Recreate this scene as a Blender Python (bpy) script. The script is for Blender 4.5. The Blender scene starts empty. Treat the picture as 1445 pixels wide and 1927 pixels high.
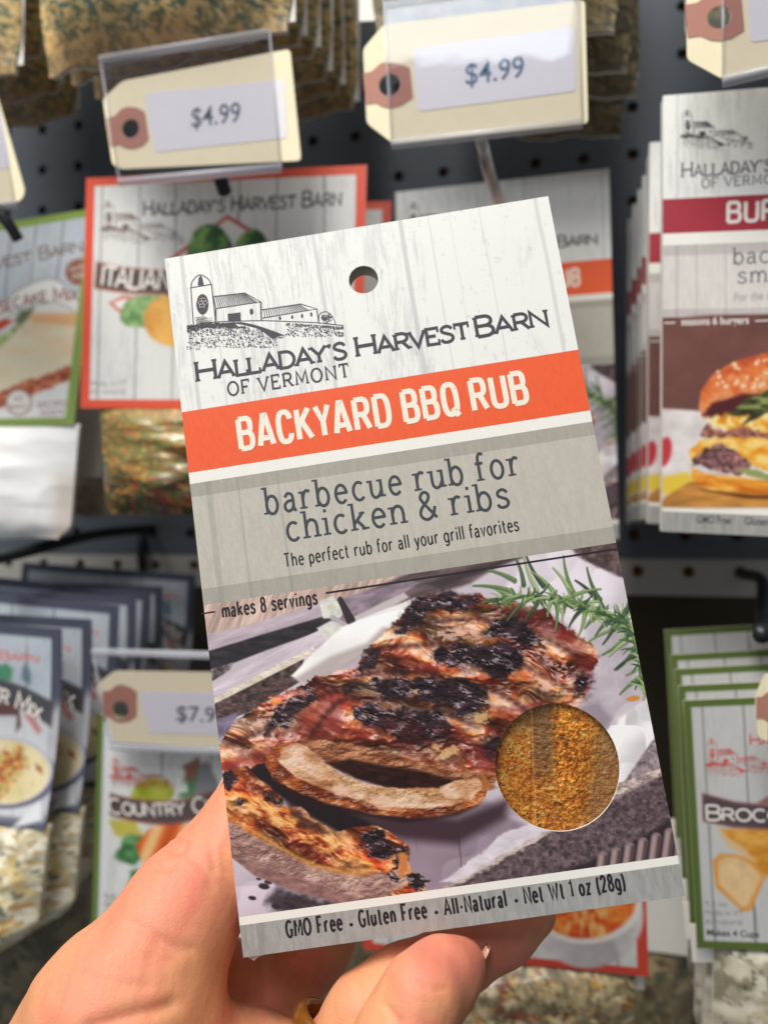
import bpy, bmesh, math, random
import numpy as np
from mathutils import Matrix, Vector
from mathutils.geometry import tessellate_polygon

# ------------------------------------------------------------------ camera, world, lamps, exposure
sc = bpy.context.scene
COL = sc.collection
F, CX, CY = 1450.0, 722.5, 963.5           # focal length and centre of the photograph in its pixels
YAW, PITCH = math.radians(12), math.radians(0.65)
CAM = np.array([0.0, -0.428, 0.0])
cam = bpy.data.cameras.new('camera')
camo = bpy.data.objects.new('camera', cam)
COL.objects.link(camo)
camo.location = CAM
camo.rotation_euler = (math.radians(90) + PITCH, 0, YAW)
cam.sensor_width = 36
cam.lens = F / 1927 * 36
cam.clip_start, cam.clip_end = 0.01, 20
cam.dof.use_dof = True
cam.dof.focus_distance = 0.163
cam.dof.aperture_fstop = 11
sc.camera = camo
R3 = np.array(camo.rotation_euler.to_matrix())
RX, UP, FW = R3[:, 0], R3[:, 1], -R3[:, 2]

wd = bpy.data.worlds.new('World')
sc.world = wd
wd.use_nodes = True
wd.node_tree.nodes['Background'].inputs[0].default_value = (0.95, 0.97, 1.0, 1)
wd.node_tree.nodes['Background'].inputs[1].default_value = 0.16
def lamp(name, loc, target, sx, sy, power, colour):
    l = bpy.data.lights.new(name, 'AREA')
    l.shape, l.size, l.size_y, l.energy, l.color = 'RECTANGLE', sx, sy, power, colour
    o = bpy.data.objects.new(name, l)
    COL.objects.link(o)
    o.location = loc
    o.rotation_euler = (Vector(target) - Vector(loc)).to_track_quat('-Z', 'Y').to_euler()
lamp('overhead_lamp', (-0.30, -0.66, 0.95), (0, -0.22, 0), 0.8, 0.4, 20.0, (1, 0.965, 0.90))
lamp('overhead_lamp', (-0.15, -1.22, 0.87), (0, -0.2, 0), 0.40, 0.16, 2.8, (0.86, 0.94, 1))  # added cool fill lamp, aimed so its glare lands on one price tag
lamp('added_front_light', (-0.55, -1.7, 0.12), (0, -0.2, 0), 0.6, 0.8, 2.4, (0.92, 0.96, 1))  # added unseen lamp behind the camera, for film glints and frontal sheen
sc.view_settings.view_transform = 'Standard'
sc.view_settings.look = 'None'
sc.view_settings.exposure = 0
sc.view_settings.gamma = 1
sc.view_settings.use_curve_mapping = False
sc.cycles.use_denoising = True
GAIN = 0.93

# ------------------------------------------------------------------ geometry helpers
def unproj(px, py, Z):
    return CAM + Z * ((px - CX) / F * RX - (py - CY) / F * UP + FW)

def wallpt(px, py, D):                      # the point seen at a photo pixel, D metres out from the pegboard
    d = unproj(px, py, 1.0) - CAM
    return CAM + d * ((-D - CAM[1]) / d[1])

class Panel:                                # a flat plane with its own axes: x right, y away, z up
    def __init__(s, O, lx=(1, 0, 0), ly=(0, 1, 0), lz=(0, 0, 1)):
        s.O, s.lx, s.ly, s.lz = [np.array(a, float) for a in (O, lx, ly, lz)]
    def l(s, px, py):
        d = unproj(px, py, 1.0) - CAM
        t = np.dot(s.O - CAM, s.ly) / np.dot(d, s.ly)
        q = CAM + d * t - s.O
        return np.array([np.dot(q, s.lx), np.dot(q, s.lz)])
    def px(s, x, z):
        q = s.O + np.outer(x, s.lx) + np.outer(z, s.lz) - CAM
        w = q @ FW
        return q @ RX / w * F + CX, -(q @ UP) / w * F + CY
    def mat(s):
        m = np.eye(4)
        m[:3, 0], m[:3, 1], m[:3, 2], m[:3, 3] = s.lx, s.ly, s.lz, s.O
        return Matrix(m.tolist())

def wall_panel_at(px, py, D):
    return Panel(wallpt(px, py, D))

def thing(name, label, cat, panel=None, group=None):
    o = bpy.data.objects.new(name, None)
    COL.objects.link(o)
    o.empty_display_size = 0.02
    o['label'], o['category'] = label, cat
    if group: o['group'] = group
    if panel is not None: o.matrix_world = panel.mat()
    return o

def mesh_obj(name, verts, faces, mat, parent=None, smooth=False, col=None, panel=None):
    me = bpy.data.meshes.new(name)
    if isinstance(faces, np.ndarray):
        n, k = faces.shape
        me.vertices.add(len(verts)); me.vertices.foreach_set('co', np.asarray(verts, np.float32).ravel())
        me.loops.add(n * k); me.loops.foreach_set('vertex_index', faces.astype(np.int32).ravel())
        me.polygons.add(n); me.polygons.foreach_set('loop_start', np.arange(0, n * k, k, dtype=np.int32))
        me.polygons.foreach_set('loop_total', np.full(n, k, np.int32))
        me.update(calc_edges=True); me.validate()
    else:
        me.from_pydata([tuple(map(float, v)) for v in verts], [], faces)
        me.update()
    if col is not None:
        a = me.color_attributes.new('print', 'FLOAT_COLOR', 'POINT')
        c4 = np.ones((len(verts), 4), np.float32); c4[:, :3] = col
        a.data.foreach_set('color', c4.ravel())
    if smooth: me.polygons.foreach_set('use_smooth', np.ones(len(me.polygons), bool))
    if mat: me.materials.append(mat)
    o = bpy.data.objects.new(name, me)
    COL.objects.link(o)
    if parent: o.parent = parent
    elif panel is not None: o.matrix_world = panel.mat()
    return o

def poly_sheet(outer, holes=(), t=0.0005, y=0.0):
    """flat sheet with holes: verts, faces (front at y, back at y+t)"""
    bm = bmesh.new()
    loops = []
    for lp in [outer] + list(holes):
        vs = [bm.verts.new((p[0], y, p[1])) for p in lp]
        for i in range(len(vs)): bm.edges.new((vs[i], vs[(i + 1) % len(vs)]))
        loops.append(vs)
    bmesh.ops.triangle_fill(bm, use_beauty=True, edges=list(bm.edges), normal=(0, -1, 0))
    bm.verts.index_update()
    V = [tuple(v.co) for v in bm.verts]
    Fc = [[v.index for v in f.verts] for f in bm.faces]
    n = len(V)
    V2 = V + [(x, yy + t, z) for x, yy, z in V]
    F2 = Fc + [[i + n for i in reversed(f)] for f in Fc]
    for vs in loops:
        ids = [v.index for v in vs]
        for i in range(len(ids)):
            a, b = ids[i], ids[(i + 1) % len(ids)]
            F2.append([a, b, b + n, a + n])
    bm.free()
    me = bpy.data.meshes.new('tmp'); me.from_pydata(V2, [], F2)
    bm = bmesh.new(); bm.from_mesh(me); bmesh.ops.recalc_face_normals(bm, faces=bm.faces)
    bm.verts.index_update()
    V2 = [tuple(v.co) for v in bm.verts]; F2 = [[v.index for v in f.verts] for f in bm.faces]
    bm.free(); bpy.data.meshes.remove(me)
    return V2, F2

def circle(c, r, n=48, ry=None):
    return [(c[0] + r * math.cos(i * 2 * math.pi / n), c[1] + (ry or r) * math.sin(i * 2 * math.pi / n)) for i in range(n)]

def merge(*ms):
    V, Fc = [], []
    for v, f in ms:
        k = len(V); V += list(v); Fc += [[i + k for i in q] for q in f]
    return V, Fc

def tube(pts, r, n=10):
    pts = [np.array(p, float) for p in pts]
    V, Fc = [], []
    ref = np.array([0.31, 0.2, 0.93])
    for i, p in enumerate(pts):
        t = pts[min(i + 1, len(pts) - 1)] - pts[max(i - 1, 0)]; t /= np.linalg.norm(t)
        a = np.cross(t, ref); a /= np.linalg.norm(a); b = np.cross(t, a)
        for k in range(n):
            th = 2 * math.pi * k / n
            V.append(p + r * (math.cos(th) * a + math.sin(th) * b))
    for i in range(len(pts) - 1):
        for k in range(n):
            Fc.append([i * n + k, i * n + (k + 1) % n, (i + 1) * n + (k + 1) % n, (i + 1) * n + k])
    Fc += [list(range(n))[::-1], [(len(pts) - 1) * n + k for k in range(n)]]
    return V, Fc

def smooth_pts(pts, n=6, closed=False):
    P = np.array(pts, float); out = []
    m = len(P)
    for i in range(m if closed else m - 1):
        p0 = P[(i - 1) % m] if closed or i > 0 else 2 * P[0] - P[1]
        p1, p2 = P[i], P[(i + 1) % m]
        p3 = P[(i + 2) % m] if closed or i + 2 < m else 2 * P[-1] - P[-2]
        for t in np.arange(n) / n:
            out.append(0.5 * (2 * p1 + (p2 - p0) * t + (2 * p0 - 5 * p1 + 4 * p2 - p3) * t * t + (3 * p1 - p0 - 3 * p2 + p3) * t ** 3))
    if not closed: out.append(P[-1])
    return [tuple(q) for q in out]

# ------------------------------------------------------------------ noise and the print painter
def _h(ix, iy, s):
    with np.errstate(over='ignore'):
        n = ix.astype(np.uint32) * np.uint32(374761393) + iy.astype(np.uint32) * np.uint32(668265263) + np.uint32((s * 2654435 + 12345) & 0xffffffff)
        n = (n ^ (n >> np.uint32(13))) * np.uint32(1274126177)
        n = (n ^ (n >> np.uint32(15))) * np.uint32(2246822519)
        return ((n ^ (n >> np.uint32(16))) & np.uint32(0xffff)) / 65535.0

def vn(x, y, s=0):
    fx, fy = np.floor(x), np.floor(y)
    ix, iy = fx.astype(np.int64), fy.astype(np.int64)
    u, v = x - fx, y - fy
    u, v = u * u * (3 - 2 * u), v * v * (3 - 2 * v)
    a, b = _h(ix, iy, s), _h(ix + 1, iy, s)
    c, d = _h(ix, iy + 1, s), _h(ix + 1, iy + 1, s)
    return (a * (1 - u) + b * u) * (1 - v) + (c * (1 - u) + d * u) * v

def fbm(x, y, s=0, o=4, g=0.55):
    t, a, k = 0, 1.0, 0.0
    for i in range(o):
        t = t + a * vn(x * 2.03 ** i + 17.3 * i, y * 2.03 ** i - 9.1 * i, s + 31 * i); k += a; a *= g
    return t / k

def ss(a, b, x):
    t = np.clip((x - a) / (b - a), 0, 1)
    return t * t * (3 - 2 * t)

def poly_sd(x, y, pts):
    d = np.full(len(x), 1e18); sgn = np.ones(len(x))
    n = len(pts)
    for i in range(n):
        ax, ay = pts[i]; bx, by = pts[i - 1]
        ex, ey = bx - ax, by - ay
        wx, wy = x - ax, y - ay
        t = np.clip((wx * ex + wy * ey) / (ex * ex + ey * ey + 1e-12), 0, 1)
        d = np.minimum(d, (wx - ex * t) ** 2 + (wy - ey * t) ** 2)
        c1, c2, c3 = y >= ay, y < by, ex * wy > ey * wx
        f = (c1 & c2 & c3) | (~c1 & ~c2 & ~c3)
        sgn = np.where(f, -sgn, sgn)
    return sgn * np.sqrt(d)

def C(*a):
    return np.array(a, float) / 255.0

def ramp(t, stops):
    xs = [q[0] for q in stops]
    return np.stack([np.interp(t, xs, [q[1][k] / 255.0 for q in stops]) for k in range(3)], -1)

def lin(c):
    c = np.clip(c, 0, 1)
    return np.where(c <= 0.04045, c / 12.92, ((c + 0.055) / 1.055) ** 2.4)

class Paint:                                # colours of a printed sheet, laid out in photo pixels
    def __init__(s, X, Y, U, V):
        s.X, s.Y, s.U, s.V = X, Y, U, V
        s.c = np.full((len(X), 3), 0.9)
    def mix(s, idx, m, col):
        m = m[:, None]
        s.c[idx] = s.c[idx] * (1 - m) + col * m
    def sel(s, x0, y0, x1, y1):
        return np.nonzero((s.X > x0) & (s.X < x1) & (s.Y > y0) & (s.Y < y1))[0]
    def poly(s, pts, col, soft=2.0, warp=0, ws=14.0, alpha=1.0, seed=0, sm=False, tex=None):
        if sm: pts = smooth_pts(pts, 5, True)
        P = np.array(pts); m = soft * 2 + warp * 1.2 + 2
        i = s.sel(P[:, 0].min() - m, P[:, 1].min() - m, P[:, 0].max() + m, P[:, 1].max() + m)
        if not len(i): return
        x, y = s.X[i], s.Y[i]
        wx, wy = x, y
        if warp:
            wx = x + warp * 2 * (fbm(x / ws, y / ws, seed + 5, 3) - 0.5) * 1.6
            wy = y + warp * 2 * (fbm(x / ws, y / ws, seed + 9, 3) - 0.5) * 1.6
        k = ss(soft, -soft, poly_sd(wx, wy, pts)) * alpha
        if tex is not None: k = k * tex(x, y)
        s.mix(i, k, col(x, y) if callable(col) else C(*col))
    def ell(s, cx, cy, rx, ry, col, rot=0, **kw):
        a = np.linspace(0, 2 * np.pi, 36, endpoint=False); r = math.radians(rot)
        s.poly([(cx + rx * math.cos(t) * math.cos(r) - ry * math.sin(t) * math.sin(r),
                 cy + rx * math.cos(t) * math.sin(r) + ry * math.sin(t) * math.cos(r)) for t in a], col, **kw)
    def line(s, x0, y0, x1, y1, w0, w1, col, soft=1.2, alpha=1.0, bow=0):
        m = max(w0, w1) + 4 + abs(bow)
        i = s.sel(min(x0, x1) - m, min(y0, y1) - m, max(x0, x1) + m, max(y0, y1) + m)
        if not len(i): return
        x, y = s.X[i], s.Y[i]
        ex, ey = x1 - x0, y1 - y0; L2 = ex * ex + ey * ey
        t = np.clip(((x - x0) * ex + (y - y0) * ey) / L2, 0, 1)
        b = bow * 4 * t * (1 - t); L = math.sqrt(L2)
        d = np.hypot(x - x0 - ex * t + ey / L * b, y - y0 - ey * t - ex / L * b)
        w = w0 + (w1 - w0) * t
        s.mix(i, ss(soft, -soft, d - w) * alpha, C(*col))
    def all(s, m, col):
        s.mix(slice(None), m, col if isinstance(col, np.ndarray) else C(*col))
    def out(s):
        return lin(s.c) * GAIN

def wood(p, W, H, lines=(), base=(237, 237, 233), tone=(198, 198, 198), seed=0, knot=None, line_col=(203, 203, 203)):
    x, z = p.U * W * 1000, p.V * H * 1000
    wob = (fbm(x / 14, z / 30, seed + 2, 3) - 0.5) * 3
    if knot:
        kx, kz, kr = knot
        d = np.hypot((x - kx) / 1.0, (z - kz) / 1.5)
        wob = wob + 5.0 * np.exp(-(d / kr) ** 2) * np.sign(x - kx) * np.clip(np.abs(x - kx) / 3, 0, 1)
    g = fbm((x + wob) * 1.9, z * 0.16 + wob * 0.1, seed, 4, 0.7)
    patch = fbm((x + wob) / 7, z / 26, seed + 7, 4, 0.6)
    fine = fbm((x + wob) * 4.5, z * 0.35, seed + 3, 2)
    m = ss(0.44, 0.60, patch) * ss(0.42, 0.58, g) * 0.75 + 0.35 * ss(0.52, 0.66, g * 0.6 + fine * 0.4) * ss(0.35, 0.6, patch)
    fl = ss(0.72, 0.78, fbm(x * 1.1, z * 0.6, seed + 11, 3)) * 0.5
    p.c[:] = C(*base)
    p.all(np.clip(m * 0.52 + fl * .7, 0, 0.85), tone)
    for u, w, a in lines:
        xx = u * W * 1000 + (fbm(z / 18, z * 0 + u * 7, 3, 2) - 0.5) * 0.7
        p.all(ss(w * 0.62, w * 0.38, np.abs(x - xx)) * a, line_col)

# ------------------------------------------------------------------ materials
def new_mat(name):
    m = bpy.data.materials.new(name); m.use_nodes = True
    return m, m.node_tree.nodes, m.node_tree.links, m.node_tree.nodes['Principled BSDF']

def bump(N, L, b, scale, strength, dist=0.0002, detail=4, stretch=None):
    tc = N.new('ShaderNodeTexCoord'); nz = N.new('ShaderNodeTexNoise'); bp = N.new('ShaderNodeBump')
    nz.inputs['Scale'].default_value = scale; nz.inputs['Detail'].default_value = detail
    bp.inputs['Strength'].default_value = strength; bp.inputs['Distance'].default_value = dist
    src = tc.outputs['Object']
    if stretch:
        mp = N.new('ShaderNodeMapping'); mp.inputs['Scale'].default_value = stretch
        L.new(src, mp.inputs[0]); src = mp.outputs[0]
    L.new(src, nz.inputs['Vector']); L.new(nz.outputs[0], bp.inputs['Height']); L.new(bp.outputs[0], b.inputs['Normal'])
    return nz

def print_mat(name, rough=0.5, coat=0.0, bs=2500, bst=0.12, spec=0.35, bd=0.0001):
    m, N, L, b = new_mat(name)
    at = N.new('ShaderNodeAttribute'); at.attribute_name = 'print'
    L.new(at.outputs['Color'], b.inputs['Base Color'])
    b.inputs['Roughness'].default_value = rough
    b.inputs['Specular IOR Level'].default_value = spec
    b.inputs['Coat Weight'].default_value = coat; b.inputs['Coat Roughness'].default_value = 0.12
    bump(N, L, b, bs, bst, bd)
    return m

def flat_mat(name, rgb, rough=0.5, metal=0.0, var=0.12, scale=400, srgb=True, spec=0.4, speckle=None):
    m, N, L, b = new_mat(name)
    c = lin(C(*rgb)) * (GAIN if srgb else 1)
    tc = N.new('ShaderNodeTexCoord'); nz = N.new('ShaderNodeTexNoise'); mx = N.new('ShaderNodeMix'); mx.data_type = 'RGBA'
    nz.inputs['Scale'].default_value = scale; nz.inputs['Detail'].default_value = 5
    L.new(tc.outputs['Object'], nz.inputs['Vector']); L.new(nz.outputs[0], mx.inputs[0])
    mx.inputs[6].default_value = (*(c * (1 - var)), 1); mx.inputs[7].default_value = (*np.minimum(c * (1 + var), 0.95), 1)
    out = mx.outputs[2]
    if speckle:
        vz = N.new('ShaderNodeTexNoise'); vz.inputs['Scale'].default_value = speckle[1]; vz.inputs['Detail'].default_value = 3
        cr = N.new('ShaderNodeValToRGB'); cr.color_ramp.elements[0].position = speckle[2]; cr.color_ramp.elements[1].position = speckle[2] + 0.05
        m2 = N.new('ShaderNodeMix'); m2.data_type = 'RGBA'
        L.new(tc.outputs['Object'], vz.inputs['Vector']); L.new(vz.outputs[0], cr.inputs[0]); L.new(cr.outputs[0], m2.inputs[0])
        L.new(out, m2.inputs[6]); m2.inputs[7].default_value = (*(lin(C(*speckle[0])) * GAIN), 1); out = m2.outputs[2]
    L.new(out, b.inputs['Base Color'])
    b.inputs['Roughness'].default_value = rough; b.inputs['Metallic'].default_value = metal
    b.inputs['Specular IOR Level'].default_value = spec
    return m

def clear_mat(name, tint=(0.97, 0.97, 1.0), refl=1.0, rough=0.06, bs=.12):
    m = bpy.data.materials.new(name); m.use_nodes = True
    N, L = m.node_tree.nodes, m.node_tree.links
    N.clear()
    o = N.new('ShaderNodeOutputMaterial'); tr = N.new('ShaderNodeBsdfTransparent'); gl = N.new('ShaderNodeBsdfGlossy')
    fr = N.new('ShaderNodeFresnel'); mx = N.new('ShaderNodeMixShader'); mu = N.new('ShaderNodeMath'); mu.operation = 'MULTIPLY_ADD'
    fr.inputs[0].default_value = 1.5
    mu.inputs[1].default_value = refl; mu.inputs[2].default_value = 0.015
    tr.inputs[0].default_value = (*tint, 1); gl.inputs['Roughness'].default_value = rough
    nz = N.new('ShaderNodeTexNoise'); bp = N.new('ShaderNodeBump'); tc = N.new('ShaderNodeTexCoord')
    nz.inputs['Scale'].default_value = 90; bp.inputs['Strength'].default_value = bs; bp.inputs['Distance'].default_value = 0.001
    L.new(tc.outputs['Object'], nz.inputs['Vector']); L.new(nz.outputs[0], bp.inputs['Height']); L.new(bp.outputs[0], gl.inputs['Normal'])
    L.new(fr.outputs[0], mu.inputs[0]); L.new(mu.outputs[0], mx.inputs[0])
    L.new(tr.outputs[0], mx.inputs[1]); L.new(gl.outputs[0], mx.inputs[2]); L.new(mx.outputs[0], o.inputs[0])
    return m

M_CARTON = print_mat('printed_carton', 0.42, 0.0, 3500, 0.10)
M_CARD = print_mat('printed_card', 0.45, 0.12, 2500, 0.08)
M_BAG = print_mat('filled_film_bag', 0.45, 0.55, 90, 0.35, 0.5, 0.0015)
M_POWDER = print_mat('powder_bag', 0.5, 0.25, 40, 0.08, 0.4, 0.001)
M_GRAIN = print_mat('spice_grains', 0.55, 0.35, 900, 0.9, 0.4, 0.0006)
M_PAPER = flat_mat('white_paper', (236, 232, 224), 0.6, var=0.04)
M_EDGE = flat_mat('navy_edge_paper', (58, 60, 70), 0.6, var=0.05)
M_INK = flat_mat('plum_ink', (70, 62, 72), 0.55, var=0.1, scale=900)
M_INK2 = flat_mat('slate_ink', (62, 66, 74), 0.55, var=0.1, scale=900)
M_BLACK = flat_mat('black_ink', (38, 32, 38), 0.55, var=0.1)
M_WHITE = flat_mat('worn_white_ink', (243, 234, 218), 0.5, var=0.04, speckle=((220, 180, 156), 1500, 0.66))
M_WHITEB = flat_mat('white_ink', (236, 228, 222), 0.5, var=0.04)
M_RED = flat_mat('red_ink', (214, 92, 84), 0.5, var=0.06)
M_BROWN = flat_mat('brown_ink', (126, 98, 92), 0.5, var=0.06)
M_MAROON = flat_mat('maroon_ink', (150, 84, 84), 0.5, var=0.06)
M_GREY = flat_mat('grey_ink', (150, 146, 142), 0.5, var=0.06)
M_PRICE = flat_mat('price_ink', (98, 104, 118), 0.5, var=0.06)
M_PRICE_REFL = flat_mat('blue_reflection_ink', (84, 118, 146), 0.5, var=0.06)  # cool reflection on the tag, painted into the price lettering
M_MANILA = flat_mat('manila_paper', (238, 226, 192), 0.65, var=0.04, scale=200)
M_PATCH = flat_mat('brown_patch_paper', (178, 124, 108), 0.7, var=0.08, scale=700)
M_LABEL = flat_mat('white_label_paper', (226, 222, 226), 0.4, var=0.03)
M_CLEAR = clear_mat('clear_plastic', (.93, .93, .965), .35, .03, .04)
M_CHROME = flat_mat('chrome_wire', (190, 192, 196), 0.22, 1.0, var=0.05)
M_DARKM = flat_mat('dark_wire', (52, 54, 60), 0.4, 0.6, var=0.1)

# ------------------------------------------------------------------ lettering
def sq(cx, cy, rx, ry, a0, a1, n=20, e=.72):
    f = lambda v: math.copysign(abs(v) ** e, v)
    return [(cx + rx * f(math.cos(math.radians(a0 + (a1 - a0) * i / n))), cy + ry * f(math.sin(math.radians(a0 + (a1 - a0) * i / n)))) for i in range(n + 1)]
def arc(cx, cy, rx, ry, a0, a1, n=14):
    return [(cx + rx * math.cos(math.radians(a0 + (a1 - a0) * i / n)), cy + ry * math.sin(math.radians(a0 + (a1 - a0) * i / n))) for i in range(n + 1)]
SM = smooth_pts
EXP = 1.0
_S = [(.56, .80), (.46, .95), (.29, 1.0), (.10, .90), (.07, .70), (.27, .55), (.48, .44), (.57, .25), (.47, .06), (.28, 0), (.09, .05), (.0, .21)]
_C = arc(.38, .5, .38, .5, 48, 312, 22)
CAPS = {
 'A': (.78, [[(0, 0), (.39, 1), (.78, 0)], [(.14, .33), (.64, .33)]]),
 'B': (.6, [[(0, .52), (0, 1), (.33, 1)] + arc(.33, .76, .23, .24, 90, -90, 10) + [(0, .52)], [(.33, .52)] + arc(.34, .26, .26, .26, 90, -90, 10) + [(0, 0), (0, .52)]]),
 'C': (.7, [_C]), 'D': (.68, [[(0, 0), (0, 1), (.28, 1)] + arc(.28, .5, .4, .5, 90, -90, 18) + [(0, 0)]]),
 'E': (.55, [[(.55, 1), (0, 1), (0, 0), (.56, 0)], [(0, .52), (.43, .52)]]), 'F': (.53, [[(.54, 1), (0, 1), (0, 0)], [(0, .5), (.42, .5)]]),
 'G': (.74, [_C + [(.68, .42), (.44, .42)]]), 'H': (.7, [[(0, 0), (0, 1)], [(.7, 0), (.7, 1)], [(0, .5), (.7, .5)]]),
 'I': (.02, [[(.01, 0), (.01, 1)]]), 'K': (.66, [[(0, 0), (0, 1)], [(.62, 1), (0, .4)], [(.2, .6), (.66, 0)]]),
 'L': (.5, [[(0, 1), (0, 0), (.5, 0)]]), 'M': (.84, [[(0, 0), (.06, 1), (.42, .2), (.78, 1), (.84, 0)]]),
 'N': (.7, [[(0, 0), (0, 1), (.7, 0), (.7, 1)]]), 'O': (.8, [arc(.4, .5, .4, .5, 0, 360, 30)]),
 'P': (.58, [[(0, 0), (0, 1), (.32, 1)] + arc(.32, .74, .25, .26, 90, -90, 10) + [(0, .48)]]),
 'Q': (.8, [arc(.4, .5, .4, .5, 0, 360, 30), [(.44, .26), (.62, .02), (.78, -.08)]]),
 'R': (.62, [[(0, 0), (0, 1), (.32, 1)] + arc(.32, .74, .25, .26, 90, -90, 10) + [(0, .48)], [(.3, .48), (.62, 0)]]),
 'S': (.57, [SM(_S, 4)]), 'T': (.66, [[(0, 1), (.66, 1)], [(.33, 1), (.33, 0)]]),
 'U': (.64, [[(0, 1), (0, .32)] + arc(.32, .32, .32, .32, 180, 360, 14) + [(.64, 1)]]), 'V': (.76, [[(0, 1), (.38, 0), (.76, 1)]]),
 'W': (1.05, [[(0, 1), (.27, 0), (.52, .8), (.78, 0), (1.05, 1)]]), 'X': (.68, [[(0, 0), (.68, 1)], [(0, 1), (.68, 0)]]),
 'Y': (.72, [[(0, 1), (.36, .47), (.72, 1)], [(.36, .47), (.36, 0)]]),
 "'": (.1, [[(.06, 1.04), (.06, .94), (0, .80)]]), ' ': (.22, []), '&': (.7, [SM([(.68, .02), (.15, .68), (.12, .88), (.28, 1), (.44, .9), (.4, .7), (.1, .42), (.02, .2), (.14, .03), (.34, 0), (.54, .14), (.66, .44)], 4)])}
BOLD = dict(CAPS)
BOLD.update({'B': (.58, [[(0, 0), (0, 1)], [(0, 1)] + sq(.30, .765, .24, .235, 90, -90) , [(.0, .53), (.3, .53)], [(.3, .53)] + sq(.30, .265, .28, .265, 90, -90) + [(0, 0)]]),
 'C': (.58, [sq(.29, .5, .29, .5, 22, 338, 40)]), 'D': (.6, [[(0, 0), (0, 1)], [(0, 1)] + sq(.28, .5, .32, .5, 90, -90, 24) + [(0, 0)]]),
 'O': (.6, [sq(.3, .5, .3, .5, 0, 360, 48)]), 'Q': (.6, [sq(.3, .5, .3, .5, 0, 360, 48), [(.36, .2), (.62, -.08)]]), 'U': (.58, [[(0, 1), (0, .3)] + sq(.29, .29, .29, .29, 180, 360, 24) + [(.58, 1)]]),
 'R': (.6, [[(0, 0), (0, 1)], [(0, 1)] + sq(.30, .745, .27, .255, 90, -90), [(0, .49), (.3, .49)], [(.34, .49), (.60, 0)]]), 'G': (.6, [sq(.29, .5, .29, .5, 22, 338, 40) + [(.58, .46), (.34, .46)]]),
 'K': (.6, [[(0, 0), (0, 1)], [(.56, 1), (.02, .42)], [(.2, .58), (.6, 0)]]), 'A': (.64, [[(0, 0), (.27, 1), (.37, 1), (.64, 0)], [(.1, .24), (.54, .24)]]), 'Y': (.6, [[(0, 1), (.3, .44), (.6, 1)], [(.3, .44), (.3, 0)]])})
for k_ in ('P',): CAPS[k_] = (.58, [[(0, 0), (0, 1)], [(0, 1), (.32, 1)] + arc(.32, .74, .25, .26, 90, -90, 10) + [(0, .48)]])
CAPS['R'] = (.62, [[(0, 0), (0, 1)], [(0, 1), (.32, 1)] + arc(.32, .74, .25, .26, 90, -90, 10) + [(0, .48)], [(.3, .48), (.62, 0)]])
CAPS['B'] = (.6, [[(0, 0), (0, 1)], [(0, 1), (.33, 1)] + arc(.33, .76, .23, .24, 90, -90, 10) + [(0, .52)], [(.33, .52)] + arc(.34, .26, .26, .26, 90, -90, 10) + [(0, 0)]])
_s2 = [(x * .78, y * .65) for x, y in _S]
LOW = {
 'a': (.5, [SM([(.05, .52), (.2, .645), (.36, .6), (.42, .46), (.42, .1), (.47, .01), (.54, .01)], 4), SM([(.42, .37), (.2, .36), (.04, .26), (.03, .1), (.17, -.005), (.33, .05), (.42, .17)], 4)]),
 'b': (.53, [[(.04, 1), (.04, 0)], arc(.28, .32, .25, .33, 0, 360, 26)]), 'c': (.48, [arc(.27, .32, .26, .33, 50, 318, 20)]),
 'e': (.52, [[(.03, .35), (.52, .35)] + arc(.275, .32, .25, .33, 6, 318, 24)]),
 'f': (.34, [SM([(.12, 0), (.12, .5), (.12, .82), (.22, .99), (.38, .95)], 5), [(-.03, .64), (.32, .64)]]),
 'h': (.56, [[(.04, 1), (.04, 0)], SM([(.04, .38), (.12, .57), (.27, .65), (.44, .58), (.5, .4), (.5, .2)], 4) + [(.5, 0)]]),
 'i': (.12, [[(.06, .64), (.06, 0)], [(.06, .84), (.06, .95)]]),
 'k': (.54, [[(.04, 1), (.04, 0)], [(.47, .64), (.04, .22)], [(.18, .36), (.5, 0)]]),
 'm': (.86, [[(.05, .64), (.05, 0)], SM([(.05, .38), (.13, .57), (.26, .65), (.4, .58), (.45, .4), (.45, .2)], 4) + [(.45, 0)], SM([(.45, .38), (.53, .57), (.66, .65), (.8, .58), (.85, .4), (.85, .2)], 4) + [(.85, 0)]]),
 'n': (.56, [[(.05, .64), (.05, 0)], SM([(.05, .38), (.13, .57), (.28, .65), (.44, .58), (.5, .4), (.5, .2)], 4) + [(.5, 0)]]),
 'o': (.54, [arc(.27, .32, .26, .33, 0, 360, 26)]), 'r': (.4, [[(.06, .64), (.06, 0)], SM([(.06, .34), (.13, .55), (.25, .65), (.4, .6)], 4)]),
 's': (.45, [SM(_s2, 4)]), 'u': (.56, [SM([(.04, .64), (.04, .2), (.1, .05), (.23, -.01), (.38, .07), (.5, .26)], 4), [(.5, .64), (.5, 0)]])}

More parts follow.
